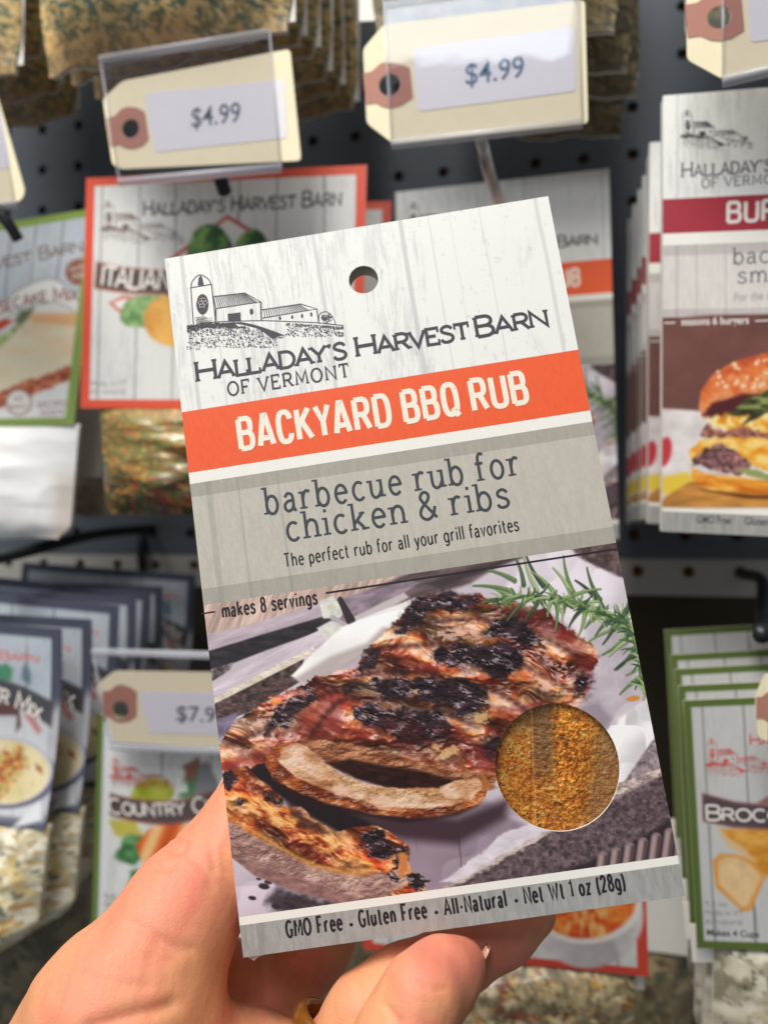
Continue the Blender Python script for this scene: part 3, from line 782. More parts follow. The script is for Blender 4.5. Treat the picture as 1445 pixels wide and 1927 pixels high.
def rib_photo(p):
    R = p.poly
    i = p.sel(370, 1020, 1270, 1745)
    p.c[i] = crumple((196, 176, 192), 1.6, 1, 3)(p.X[i], p.Y[i])
    # timber top left, cloth and dark corner top right
    R([(370, 1120), (800, 1060), (900, 1040), (800, 1100), (690, 1122), (560, 1158), (380, 1205)], dirspeck((208, 166, 148), .30, 70, 8, 112, 5), 3)
    for k in range(30):
        x = 385 + k * 17 + 5 * math.sin(k * 2.3)
        p.line(x + 26, 1060 + (26 - k) * 1.6, x - 8, 1192 - k * 3, 3.2, 2.4, (160, 112, 104), 3, .22 + .25 * ((k * 7) % 5) / 5)
    R([(690, 1112), (800, 1066), (1000, 1030), (985, 1048), (930, 1070), (884, 1098), (780, 1130), (700, 1150)], dirspeck((104, 76, 80), .4, 40, 9, -14, 8), 5)
    R([(800, 1098), (905, 1062), (1000, 1040), (930, 1068), (830, 1108)], (56, 42, 50), 6, alpha=.7)
    R([(1062, 1022), (1175, 1012), (1190, 1096), (1150, 1080), (1112, 1062), (1085, 1047)], speck((98, 70, 70), .5, 12, 12, 9), 4, 4)
    R([(1000, 1035), (1062, 1026), (1100, 1058), (1180, 1092), (1220, 1290), (1150, 1330), (1080, 1180), (940, 1120)], crumple((222, 206, 220), 1.6, .8, 11), 6)
    R([(1100, 1170), (1150, 1150), (1190, 1230), (1205, 1300), (1150, 1345), (1105, 1330)], speck((176, 158, 172), .2, 40, 50, 12), 14, alpha=.8)
    # tray rails top left
    lav = dirspeck((186, 160, 176), .16, 60, 10, -20, 14)
    R([(378, 1196), (470, 1176), (612, 1132), (622, 1160), (500, 1192), (384, 1232)], lav, 3)
    R([(618, 1132), (690, 1112), (770, 1090), (790, 1096), (740, 1132), (650, 1172), (622, 1168)], dirspeck((138, 112, 130), .3, 40, 14, -20, 15), 3)
    R([(650, 1168), (760, 1115), (770, 1124), (700, 1162)], (196, 178, 180), 3)
    R([(384, 1228), (500, 1192), (622, 1156), (624, 1172), (596, 1190), (500, 1224), (388, 1268)], speck((46, 40, 50), .5, 30, 10, 16), 2.5)
    R([(388, 1262), (440, 1246), (432, 1262), (390, 1288)], speck((110, 88, 94), .8, 7, 7, 17), 2)
    R([(390, 1292), (470, 1250), (600, 1186), (630, 1176), (622, 1204), (520, 1250), (396, 1324)], dirspeck((204, 182, 198), .13, 50, 9, -27, 18), 2)
    R([(396, 1318), (520, 1252), (590, 1218), (592, 1228), (520, 1266), (398, 1328)], speck((228, 205, 180), .2, 12, 5, 19), 1.5, 2, 6)
    R([(398, 1328), (520, 1266), (572, 1240), (566, 1282), (470, 1340), (404, 1362)], speck((84, 58, 54), .75, 9, 6, 20), 2)
    R([(400, 1356), (450, 1340), (432, 1378), (404, 1398)], speck((122, 100, 138), .3, 16, 16, 21), 4)
    R([(600, 1130), (628, 1122), (648, 1150), (640, 1163), (608, 1164)], speck((216, 210, 196), .14, 12, 12, 22), 2.5)
    R([(596, 1182), (622, 1168), (646, 1180), (642, 1196), (612, 1202)], speck((210, 204, 192), .14, 12, 12, 23), 2.5)
    p.line(626, 1162, 650, 1176, 5, 3, (176, 164, 166)); p.line(640, 1128, 660, 1168, 5, 9, (58, 44, 50))
    # parchment sheet
    R([(548, 1272), (590, 1228), (640, 1182), (690, 1160), (793, 1120), (800, 1140), (740, 1180), (700, 1220), (640, 1256), (575, 1290)], crumple((242, 237, 234), .8, .8, 24), 3)
    R([(552, 1278), (620, 1236), (690, 1210), (720, 1180), (742, 1180), (700, 1228), (640, 1262), (580, 1292)], (176, 150, 148), 7, alpha=.8)
    # wire basket rail and wicker lower right
    R([(1140, 1420), (1250, 1390), (1275, 1640), (850, 1720), (830, 1670), (1015, 1580)], speck((98, 72, 80), .6, 7, 6, 26), 3)
    R([(1160, 1420), (1236, 1392), (1250, 1450), (1170, 1482)], speck((150, 126, 132), .5, 8, 7, 27), 4, 4)
    R([(815, 1668), (1020, 1556), (1170, 1474), (1252, 1440), (1254, 1452), (1172, 1492), (1022, 1576), (860, 1668), (830, 1686)], speck((176, 146, 138), .55, 14, 5, 28), 2, 3, 8)
    p.line(850, 1664, 1020, 1572, 2.5, 2.5, (226, 200, 182), 2, .6); p.line(1022, 1570, 1250, 1455, 2, 2, (206, 178, 166), 2, .5)
    R([(880, 1690), (1060, 1640), (1160, 1600), (1258, 1545), (1262, 1560), (1150, 1620), (1100, 1650), (900, 1700)], (44, 30, 38), 5, alpha=.8)
    R([(1090, 1650), (1160, 1606), (1260, 1552), (1280, 1640), (1120, 1680)], (52, 36, 44), 4)
    for k in range(7):
        x = 1118 + k * 24
        p.line(x + 8, 1660, x + 16 + k, 1612 - k * 9, 8.5, 9.5, (146, 110, 112), 3); p.line(x + 5, 1660, x + 13 + k, 1612 - k * 9, 2.5, 3, (184, 146, 142), 2.5, .7)
        p.line(x + 15, 1660, x + 22 + k, 1612 - k * 9, 2.5, 3, (74, 50, 58), 2.5, .8)
    # paper right of the window and below the ribs
    R([(1130, 1390), (1160, 1350), (1222, 1312), (1236, 1380), (1205, 1425), (1175, 1470), (1150, 1480)], crumple((232, 222, 228), 1.2, .7, 30), 3)
    R([(1150, 1400), (1165, 1352), (1178, 1344), (1172, 1395), (1158, 1420)], (246, 240, 236), 3)
    R([(1085, 1330), (1125, 1322), (1150, 1352), (1130, 1380), (1100, 1350)], (140, 116, 134), 8, alpha=.7)
    R([(640, 1560), (900, 1500), (1000, 1560), (900, 1632), (830, 1672), (790, 1700), (600, 1720)], crumple((152, 124, 146), 1.4, .9, 31), 10)
    R([(830, 1660), (900, 1610), (950, 1566), (1000, 1550), (1035, 1562), (950, 1606), (870, 1656)], speck((214, 198, 210), .1, 20, 10, 32), 3, 3)
    p.line(862, 1566, 868, 1632, 2, .8, (84, 60, 82), 2, .7); p.line(780, 1560, 785, 1600, 2, 1, (120, 92, 114), 2, .5)
    R([(430, 1600), (470, 1640), (560, 1690), (660, 1712), (560, 1745), (440, 1745)], crumple((204, 182, 202), 1.0, .9, 33), 5)
    R([(520, 1668), (600, 1690), (700, 1716), (610, 1732), (540, 1722), (500, 1700)], speck((64, 48, 58), .5, 22, 14, 34), 12, 6)
    for x, y, r in ((497, 1668, 7), (505, 1660, 5), (475, 1690, 5), (487, 1654, 3), (520, 1706, 6), (540, 1700, 5)): p.ell(x, y, r * 1.5, r * .8, (56, 40, 48), 10)
    g_ = p.c[i].mean(1, keepdims=True); p.c[i] = np.clip((p.c[i] * .62 + g_ * .38) * 1.05, 0, 1)
    # shadow under the rack
    R([(560, 1470), (700, 1520), (860, 1540), (960, 1500), (950, 1540), (860, 1590), (760, 1580), (640, 1560), (540, 1520)], (58, 38, 46), 14, alpha=.9)
    R([(440, 1430), (520, 1430), (600, 1500), (720, 1560), (640, 1570), (540, 1510), (480, 1470)], (34, 24, 28), 8)
    # the rack of ribs
    rack = [(797, 1121), (839, 1116), (868, 1121), (894, 1118), (925, 1128), (974, 1137), (1029, 1149), (1058, 1176), (1091, 1199), (1117, 1214), (1122, 1240), (1113, 1274), (1102, 1302), (1090, 1330), (1040, 1420), (935, 1470),
            (850, 1470), (774, 1452), (711, 1438), (649, 1430), (605, 1424), (574, 1398), (556, 1402), (508, 1432), (462, 1444), (408, 1458), (404, 1412), (420, 1386), (442, 1364), (473, 1334), (544, 1298), (582, 1282), (635, 1260), (669, 1257), (681, 1240), (694, 1222), (706, 1204), (737, 1176), (762, 1148)]
    R(rack, lambda x, y: meat(x, y, 1), 2, 5, 11)
    R([(940, 1132), (1030, 1150), (1090, 1200), (1060, 1215), (990, 1180)], (96, 30, 34), 8, alpha=.5)
    for q in ([(1000, 1215), (1060, 1250), (1075, 1270), (1010, 1240)], [(985, 1260), (1050, 1285), (1090, 1312), (1010, 1295)], [(920, 1290), (985, 1330), (1000, 1350), (930, 1330)], [(700, 1345), (760, 1330), (860, 1345), (760, 1352)], [(690, 1318), (790, 1292), (850, 1290), (760, 1315)], [(800, 1195), (860, 1180), (930, 1196), (860, 1206)], [(470, 1360), (520, 1320), (600, 1290), (560, 1320), (500, 1375)], [(430, 1420), (500, 1390), (560, 1385), (500, 1410)]):
        R(q, (240, 196, 182), 6, 7, 10, .75, seed=2, tex=lambda x, y: ss(.36, .55, fbm(x / 9, y / 5, 5)))
    for q in ([(1040, 1180), (1120, 1230), (1108, 1290), (1075, 1235)], [(930, 1335), (1010, 1320), (1080, 1335), (1000, 1350)], [(880, 1400), (960, 1390), (960, 1460), (900, 1450)], [(560, 1330), (650, 1300), (640, 1380), (570, 1390)], [(420, 1430), (560, 1390), (500, 1430), (430, 1450)]):
        R(q, (128, 40, 44), 10, 8, 12, .55, seed=3)
    grooves = [[(700, 1220), (770, 1215), (860, 1214), (960, 1240), (1080, 1300)], [(660, 1275), (740, 1262), (830, 1275), (930, 1300), (1010, 1350)], [(580, 1392), (640, 1320), (720, 1315), (800, 1325), (900, 1370)], [(740, 1176), (820, 1170), (900, 1165), (1000, 1190), (1100, 1240)], [(430, 1400), (500, 1372), (580, 1320), (660, 1290)]]
    for g in grooves:
        g = smooth_pts(g, 6)
        for a, b in zip(g[:-1], g[1:]): p.line(a[0], a[1], b[0], b[1], 4, 4, (52, 20, 22), 7, .5)
    bands = [[(762, 1150), (790, 1120), (838, 1116), (872, 1122), (898, 1120), (905, 1138), (880, 1150), (830, 1146), (800, 1158), (775, 1190), (742, 1186)],
             [(925, 1170), (960, 1160), (1000, 1185), (1020, 1212), (990, 1218), (950, 1205), (900, 1196)],
             [(812, 1228), (850, 1212), (905, 1216), (955, 1210), (985, 1240), (990, 1255), (950, 1272), (890, 1262), (838, 1252)],
             [(690, 1286), (735, 1266), (790, 1278), (860, 1278), (912, 1296), (922, 1330), (880, 1346), (835, 1326), (780, 1312), (730, 1312)],
             [(660, 1330), (700, 1326), (760, 1338), (800, 1330), (845, 1352), (850, 1388), (800, 1398), (740, 1382), (690, 1372)],
             [(672, 1258), (700, 1222), (716, 1232), (700, 1258), (682, 1272)], [(640, 1300), (660, 1284), (672, 1292), (652, 1310)],
             [(500, 1360), (545, 1318), (590, 1298), (585, 1322), (540, 1358), (505, 1384)], [(1080, 1262), (1114, 1272), (1096, 1312), (1078, 1300)], [(900, 1400), (935, 1378), (945, 1420), (915, 1430)]]
    for k, b in enumerate(bands):
        R(b, char, 5, 11, 18, 1, seed=40 + k); R(b, char, 10, 8, 8, .35, seed=50 + k)
        R([(x + 4, y + 3) for x, y in b], char, 9, 12, 11, .3, seed=60 + k)
    R([(640, 1390), (700, 1340), (900, 1380), (960, 1450), (860, 1460), (700, 1425)], (86, 30, 28), 10, 8, 14, .55, seed=4, tex=lambda x, y: ss(.4, .6, fbm(x / 16, y / 9, 15)))
    for x, y, r in ((907, 1350, 12), (852, 1412, 11), (838, 1420, 8), (822, 1404, 7), (893, 1378, 6), (780, 1300, 5), (975, 1372, 5)):
        p.ell(x, y, r * 1.3, r * .8, (226, 186, 128), -12, warp=4, ws=7, soft=3, alpha=.8)
    # cut face under the rack, cavity
    R([(562, 1396), (606, 1392), (680, 1404), (770, 1428), (850, 1448), (930, 1462), (932, 1482), (870, 1500), (770, 1490), (690, 1470), (620, 1440)], fleshy([(.3, (120, 66, 40)), (.5, (160, 98, 64)), (.7, (190, 128, 92))], 16, 8, 35, 8), 4, 3)
    R([(612, 1436), (660, 1428), (720, 1440), (790, 1450), (850, 1466), (905, 1470), (880, 1486), (800, 1490), (720, 1480), (670, 1466)], speck((46, 22, 18), .5, 20, 8, 36), 5)
    # sliced rib, crust then pale face
    crust = [(498, 1440), (505, 1416), (530, 1402), (556, 1398), (580, 1408), (650, 1468), (740, 1490), (830, 1488), (880, 1472), (912, 1462), (920, 1480), (905, 1512), (860, 1530), (790, 1540), (720, 1536), (660, 1524), (600, 1508), (545, 1486), (512, 1464)]
    R(crust, fleshy([(.3, (110, 46, 24)), (.5, (164, 82, 40)), (.65, (206, 118, 60))], 24, 10, 37, 8, 10, .5), 2, 3)
    R([(505, 1452), (540, 1482), (600, 1506), (700, 1534), (800, 1541), (900, 1516), (860, 1536), (760, 1548), (620, 1524), (530, 1490)], (42, 20, 18), 6, alpha=.8)
    face = [(520, 1432), (528, 1408), (556, 1398), (578, 1404), (604, 1430), (640, 1458), (690, 1476), (750, 1484), (820, 1482), (868, 1466), (898, 1464), (908, 1478), (890, 1504), (850, 1516), (790, 1522), (720, 1516), (660, 1502), (600, 1480), (555, 1462)]
    R(face, fleshy([(.3, (176, 116, 74)), (.45, (208, 152, 108)), (.58, (226, 178, 142)), (.72, (244, 206, 182))], 18, 11, 38, 3.4), 2.5, 2)
    R([(610, 1442), (700, 1482), (800, 1490), (880, 1482), (800, 1508), (700, 1500), (630, 1470)], fleshy([(.3, (176, 124, 70)), (.5, (200, 150, 98)), (.7, (222, 180, 134))], 8, 6, 39, 7), 6, 4, alpha=.75)
    for x, y, r in ((640, 1486, 13), (720, 1508, 16), (560, 1430, 11), (850, 1492, 12), (780, 1500, 10)): p.ell(x, y, r * 1.5, r * .8, (240, 204, 184), 15, soft=5, warp=5, ws=8, alpha=.7)
    R([(498, 1440), (506, 1414), (534, 1401), (528, 1420), (520, 1440), (512, 1460)], fleshy([(.3, (150, 66, 28)), (.7, (226, 124, 56))], 14, 10, 45, 7), 4, 4)
    R([(905, 1456), (916, 1462), (922, 1478), (912, 1490), (904, 1476)], (176, 104, 52), 2, 4, 6)
    # front rib
    fr = [(414, 1478), (420, 1452), (462, 1442), (492, 1470), (530, 1500), (536, 1516), (568, 1520), (600, 1548), (634, 1566), (674, 1554), (704, 1552), (742, 1572), (768, 1590), (772, 1640), (804, 1664), (802, 1676), (740, 1700), (680, 1694), (588, 1674), (494, 1640), (434, 1614), (424, 1560)]
    R(fr, lambda x, y: meat(x, y, 21, 28) * np.array([1.05, .98, .80]), 2, 3)
    R([(424, 1540), (452, 1556), (530, 1598), (590, 1628), (660, 1642), (760, 1640), (770, 1664), (700, 1698), (640, 1692), (560, 1668), (490, 1640), (436, 1614)], fleshy([(.3, (138, 100, 94)), (.5, (170, 130, 122)), (.68, (200, 162, 150))], 15, 10, 41, 6, 14, .3), 3, 3)
    R([(434, 1612), (480, 1622), (560, 1652), (640, 1680), (700, 1698), (640, 1700), (560, 1680), (480, 1648)], speck((150, 110, 106), .3, 14, 7, 42), 3)
    hl = smooth_pts([(424, 1536), (470, 1562), (530, 1598), (590, 1628), (650, 1642), (700, 1646)], 6)
    for a, b in zip(hl[:-1], hl[1:]):
        p.line(a[0], a[1], b[0], b[1], 5, 5, (206, 122, 50), 7, .22); p.line(a[0], a[1] - 2, b[0], b[1] - 2, 2, 2, (252, 188, 88), 4, .35)
    R([(470, 1490), (520, 1520), (600, 1560), (660, 1600), (620, 1606), (540, 1566), (470, 1530)], lambda x, y: ramp(fbm(x / 20 + y / 20, y / 8 - x / 16, 43, 3), [(.35, (140, 52, 26)), (.5, (216, 130, 60)), (.65, (250, 200, 130))]), 8, 6, alpha=.85)
    for b in ([(676, 1582), (700, 1558), (728, 1572), (742, 1600), (730, 1622), (700, 1616)], [(742, 1586), (766, 1596), (758, 1630), (740, 1640)], [(762, 1648), (788, 1644), (806, 1664), (798, 1676), (770, 1672)], [(418, 1460), (440, 1448), (450, 1470), (428, 1490)], [(440, 1500), (462, 1504), (458, 1514), (440, 1510)], [(728, 1650), (744, 1640), (752, 1656), (736, 1664)], [(500, 1490), (530, 1506), (526, 1520), (500, 1506)]):
        R(b, char, 3, 7, 9, 1, seed=90)
    R([(748, 1608), (766, 1604), (768, 1640), (752, 1650)], (206, 128, 72), 4, 4)
    R([(560, 1524), (600, 1550), (620, 1572), (580, 1562), (545, 1536)], (58, 30, 24), 6, 5, alpha=.8)
    # rosemary
    rnd = random.Random(11)
    gs = [(92, 118, 70), (66, 92, 58), (120, 144, 86), (148, 166, 112), (48, 70, 48)]
    stem = smooth_pts([(935, 1128), (1000, 1122), (1060, 1130), (1110, 1146), (1150, 1162), (1175, 1168), (1192, 1200), (1205, 1250), (1215, 1305)], 8)
    for a, b in zip(stem[:-1], stem[1:]): p.line(a[0], a[1], b[0], b[1], 3.2, 3, (126, 108, 76), 1.5)
    big = [(968, 1092, 914, 1072), (1010, 1110, 984, 1040), (985, 1100, 968, 1046), (1022, 1102, 988, 1040), (1040, 1112, 1000, 1076), (1078, 1114, 1060, 1046), (1072, 1112, 1040, 1068), (1128, 1128, 1104, 1068), (1120, 1125, 1082, 1092), (1060, 1128, 1130, 1108), (960, 1112, 890, 1102), (975, 1120, 920, 1136), (1000, 1122, 954, 1168), (1015, 1126, 988, 1164), (1036, 1132, 1030, 1160), (1046, 1128, 1044, 1188), (1062, 1140, 1058, 1172), (1090, 1140, 1140, 1150), (1095, 1145, 1070, 1180), (1100, 1150, 1088, 1196), (1120, 1160, 1100, 1182), (1076, 1140, 1130, 1132),
           (1170, 1165, 1186, 1112), (1176, 1168, 1190, 1130), (1180, 1176, 1108, 1206), (1186, 1190, 1132, 1232), (1190, 1200, 1146, 1234), (1196, 1216, 1160, 1260), (1204, 1230, 1156, 1260), (1206, 1250, 1178, 1270), (1212, 1270, 1166, 1306), (1214, 1290, 1210, 1316), (1150, 1162, 1120, 1196), (1160, 1165, 1134, 1212), (1210, 1240, 1222, 1290)]
    for k, (x0, y0, x1, y1) in enumerate(big):
        L = math.hypot(x1 - x0, y1 - y0); c = gs[(k * 3) % 5]
        p.line(x0, y0 + 2.5, x1, y1 + 1.5, 4.2, 1.2, (44, 58, 44), 2, .6, L * .05 * (-1) ** k); p.line(x0, y0, x1, y1, 4.4, 1.3, c, 1.4, 1, L * .05 * (-1) ** k); p.line(x0, y0 - 1.5, x1, y1 - 1, 1.6, .6, tuple(min(255, q + 44) for q in c), 1.4, .65, L * .05 * (-1) ** k)
    for a in stem[::1]:
        for k in range(3):
            an = rnd.random() * 6.28; L = 16 + 22 * rnd.random(); c = gs[rnd.randrange(5)]
            p.line(a[0], a[1], a[0] + L * math.cos(an), a[1] + L * .8 * math.sin(an), 3.3, 1.0, c, 1.3, .95, L * .08); p.line(a[0], a[1] - 1, a[0] + L * .9 * math.cos(an), a[1] - 1 + L * .72 * math.sin(an), 1.1, .5, tuple(min(255, q + 46) for q in c), 1.2, .5, L * .08)
    p.ell(1191, 1315, 14, 5, (208, 140, 66), -4, warp=2)

PB = [(310, 487), (1031, 369), (1289, 1686), (458, 1802)]
vL = [box_uv(*q)[1] for q in ((345, 779), (357, 892), (359, 913), (362, 938), (377, 1098), (381, 1130))]
vR = [box_uv(*q)[1] for q in ((1090, 655), (1110, 770), (1114, 791), (1119, 816), (1155, 1002), (1163, 1030))]
v1, v2, v3, v4, v5, v6 = [(a + b) / 2 for a, b in zip(vL, vR)]
v7 = (box_uv(449, 1724)[1] + box_uv(1276, 1612)[1]) / 2; v8 = (box_uv(452, 1740)[1] + box_uv(1279, 1627)[1]) / 2

def bands_art(p, W, H, colour, seed, knot, lines, grey, greyd, dark_head=None):
    wood(p, W, H, lines, seed=seed, knot=knot)
    V, U = p.V, p.U
    x, z = U * W * 1000, V * H * 1000
    fib = fbm(x * 1.3, z * .25, seed + 21, 4, .65)
    sp = fbm(x * 5, z * 5, seed + 22, 2)
    def put(a, b, col, amp, n):
        k = (V >= a) & (V < b)
        p.c[k] = np.clip(C(*col)[None, :] * (1 + amp * 2 * (n[k] - .5))[:, None], 0, 1)
    put(v1, v2, colour, .05, sp); put(v2, v3, (241, 238, 230), .015, sp)
    put(v3, v6, grey, .09, fib * .5 + sp * .5); put(v3, v4, greyd, .09, fib * .6 + sp * .4); put(v5, v6, greyd, .09, fib * .6 + sp * .4)
    put(v7, v8, (243, 240, 232), .015, sp); put(v8, 1.01, (164, 163, 160), .16, fib * .75 + sp * .25)
    for u, w, a in lines[:3]:
        p.all(((V > v8) | ((V > v3) & (V < v6))) * ss(w, w * .5, np.abs(x - u * W * 1000)) * .22, (120, 118, 112))

LINES = [(.045, .9, .8), (.118, .35, .6), (.218, .3, .4), (.393, .8, .7), (.615, 1.0, .9), (.688, .35, .5), (.742, .3, .35), (.82, .35, .5), (.965, .9, .6)]
def bbq_art(p, W, H):
    bands_art(p, W, H, (240, 98, 56), 2, (77, 22, 9), LINES, (192, 187, 176), (170, 165, 154))
    i = np.nonzero((p.V >= v6) & (p.V < v7))[0]
    s = Paint(p.X[i], p.Y[i], p.U[i], p.V[i]); s.c = p.c[i]
    rib_photo(s); p.c[i] = s.c

def carton(panel, parent, quad, art, us, vs, holes, mat=M_CARTON, T=BT):
    """printed front with real holes, paper liner, sides and back"""
    v, f, c, U, V, q = grid_sheet(panel, quad, 0, 0, art, None, us, vs)
    cen = v[f].mean(1); keep = np.ones(len(f), bool)
    for (hx, hz), r in holes:
        d = np.hypot(v[:, 0] - hx, v[:, 2] - hz)
        k = np.abs(d - r) < np.linalg.norm(q[1] - q[0]) / len(us) * .8
        s = r / d[k]; v[k, 0] = hx + (v[k, 0] - hx) * s; v[k, 2] = hz + (v[k, 2] - hz) * s
        keep &= np.hypot(cen[:, 0] - hx, cen[:, 2] - hz) > r
    mesh_obj('front_panel', v, f[keep], mat, parent, True, c)
    o = [tuple(p) for p in q]
    liner = poly_sheet(o, [circle(h, r, 72) for h, r in holes], 0.0004, 0.00006)
    back = poly_sheet(o, [circle(*holes[0], 72)] if holes else (), 0.0004, T - .0004)
    e = .0003
    def side(a, b):
        a, b = np.array(a), np.array(b); d = (b - a) / np.linalg.norm(b - a); n = np.array([-d[1], d[0]]) * e
        a, b = a + d * .0004, b - d * .0004
        return [(a[0], .0005, a[1]), (b[0], .0005, b[1]), (b[0], T - .0005, b[1]), (a[0], T - .0005, a[1])], [[0, 1, 2, 3]]
    mesh_obj('carton_body', *merge(liner, back, *[side(o[i], o[(i + 1) % 4]) for i in range(4)]), M_PAPER, parent)
    return q

bbq = thing('seasoning_box', 'barbecue rub box with orange band and grilled ribs picture, held up in the hand', 'box', BOX)
rows = [np.linspace(0, v1, 260)[:-1]]
for a, b, n in ((v1, v2, 14), (v2, v3, 3), (v3, v4, 8), (v4, v5, 30), (v5, v6, 8), (v6, v7, 560), (v7, v8, 3), (v8, 1, 14)):
    rows.append(np.linspace(a + 1e-5, b - 1e-5, n))
vs = np.concatenate(rows); us = np.linspace(0, 1, 640)
mmpx = lambda px, py, r: r * np.linalg.norm(BOX.l(px + 1, py) - BOX.l(px, py))
HANG, WIN = BOX.l(684, 526), BOX.l(1048, 1443)
carton(BOX, bbq, PB, bbq_art, us, vs, [(HANG, mmpx(684, 526, 27.5)), (WIN, mmpx(1048, 1443, 117))])
barn(BOX, bbq, M_INK, lambda x, y: (x, y))
def sub(p, ox, oy): return (p[0] + ox, p[1] + oy)
lettering(BOX, bbq, "Halladay's", (373, 718), (652, 674), 39, M_INK, 'stroke', .172, .125, small=.8, track=.13)
lettering(BOX, bbq, "Harvest", (674, 671), (884, 637), 39, M_INK, 'stroke', .172, .125, small=.8, track=.13)
lettering(BOX, bbq, "Barn", (899, 634), (1030, 612), 39, M_INK, 'stroke', .172, .125, small=.8, track=.13)
lettering(BOX, bbq, "OF VERMONT", (431, 745), (657, 709), 26, M_INK, 'stroke', .15, .12, track=.34)
lettering(BOX, bbq, "BACKYARD BBQ RUB", (455, 845), (992, 756), 58, M_WHITE, 'stroke', .178, 0, track=.25)
lettering(BOX, bbq, "barbecue rub for", (503, 968), (978, 893), 52, M_INK2, 'stroke', .108, .135, low=True, track=.25)
lettering(BOX, bbq, "chicken & ribs", (543, 1018), (958, 953), 52, M_INK2, 'stroke', .108, .135, low=True, track=.25)
lettering(BOX, bbq, "The perfect rub for all your grill favorites", (537, 1067), (976, 998), 25, M_BLACK, 'stroke', .115, 0, low=True, track=.17)
lettering(BOX, bbq, "makes 8 servings", (420, 1162), (597, 1136), 26, M_BLACK, 'stroke', .15, 0, low=True, track=.18)
ink_shapes(BOX, bbq, 'rule_line', M_BLACK, [([(379, 1155), (405, 1151)], 3), ([(613, 1116), (1167, 1032)], 3.6)])
for t, a, b in (("GMO Free", (541, 1764), (644, 1749)), ("Gluten Free", (678, 1744), (803, 1726)), ("All-Natural", (838, 1722), (953, 1705)), ("Net Wt 1 oz (28g)", (989, 1700), (1176, 1672))):
    lettering(BOX, bbq, t, a, b, 28, M_BLACK, 'stroke', .165, 0, low=True, track=.19)
for x, y in ((661, 1740), (821, 1717), (971, 1695)):
    ink_shapes(BOX, bbq, 'dot_mark', M_BLACK, (), [circle((x, y), 3.6, 14)])
# torn corner flap at the bottom left
fl = [BOX.l(*p) for p in ((458, 1800), (476, 1812), (484, 1806), (506, 1800), (512, 1792), (470, 1796))]
mesh_obj('bottom_flap', [(p[0], .0006 + .0004 * i % 3, p[1]) for i, p in enumerate(fl)], [[0, 1, 2, 3, 4, 5]], M_PAPER, bbq)

# the pouch of spice inside the box, seen through its round window
def spice_art(p, W, H):
    x, y = p.X, p.Y
    n = fbm(x / 5.2, y / 5.2, 5, 4, .7); n2 = fbm(x / 26, y / 30, 6, 3)
    p.c[:] = ramp(n * .7 + n2 * .3, [(.3, (150, 84, 10)), (.42, (206, 114, 16)), (.52, (228, 140, 30)), (.64, (246, 186, 84)), (.75, (255, 232, 168))])
    cell = vn(x / 4.2, y / 4.2, 8); p.all(ss(.80, .9, cell) * .85, (228, 182, 92)); p.all(ss(.14, .08, vn(x / 4.6, y / 4.6, 9)) * .7, (88, 44, 8))
    p.all(ss(.86, .93, vn(x / 6, y / 6, 12)) * .7, (70, 56, 20))
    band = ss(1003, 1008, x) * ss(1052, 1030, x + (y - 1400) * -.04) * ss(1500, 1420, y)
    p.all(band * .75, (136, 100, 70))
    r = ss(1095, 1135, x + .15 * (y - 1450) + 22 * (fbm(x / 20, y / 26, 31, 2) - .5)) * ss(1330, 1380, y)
    p.all(r * .68, (182, 138, 98))  # film glare on the right, painted into the grain colour
    p.all(ss(1004, 998, x) * ss(1395, 1340, y) * .5, (150, 130, 100))  # greyish film highlight painted over the upper left grains
sp = thing('spice_pouch', 'clear pouch of orange barbecue spice showing through the round box window', 'spice pouch', BOX)
def sp_y(U, V, P):
    X, Y = BOX.px(P[:, 0], P[:, 1])
    g = fbm(X / 6, Y / 6, 5, 3, .7) - .5
    return .0019 - .0004 * ss(990, 1015, X) - .0006 * np.sin(np.clip((X - 1005) / 160, 0, 1) * np.pi) + .0004 * np.exp(-((X - 1004) / 3.5) ** 2) - .0005 * g + .0008 * ss(1300, 1400, X)
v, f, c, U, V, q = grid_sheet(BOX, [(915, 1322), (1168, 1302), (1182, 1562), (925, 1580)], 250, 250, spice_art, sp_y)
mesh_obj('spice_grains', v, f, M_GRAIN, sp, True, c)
v2_, f2_, _, _, _, _ = grid_sheet(BOX, [(915, 1322), (1168, 1302), (1182, 1562), (925, 1580)], 90, 30, lambda p, W, H: None,
    lambda U, V, P: .00085 - .00012 * np.sin(U * 30 + 1.2 * np.sin(V * 3)) * np.exp(-((U - .34) / .16) ** 2) - .0001 * np.sin(U * 8 + V * 2) - .0003 * np.exp(-((U - .345) / .012) ** 2))
mesh_obj('clear_film', v2_, f2_, clear_mat('pouch_film', (1, 1, .99), .5, .07, .03), sp, True)

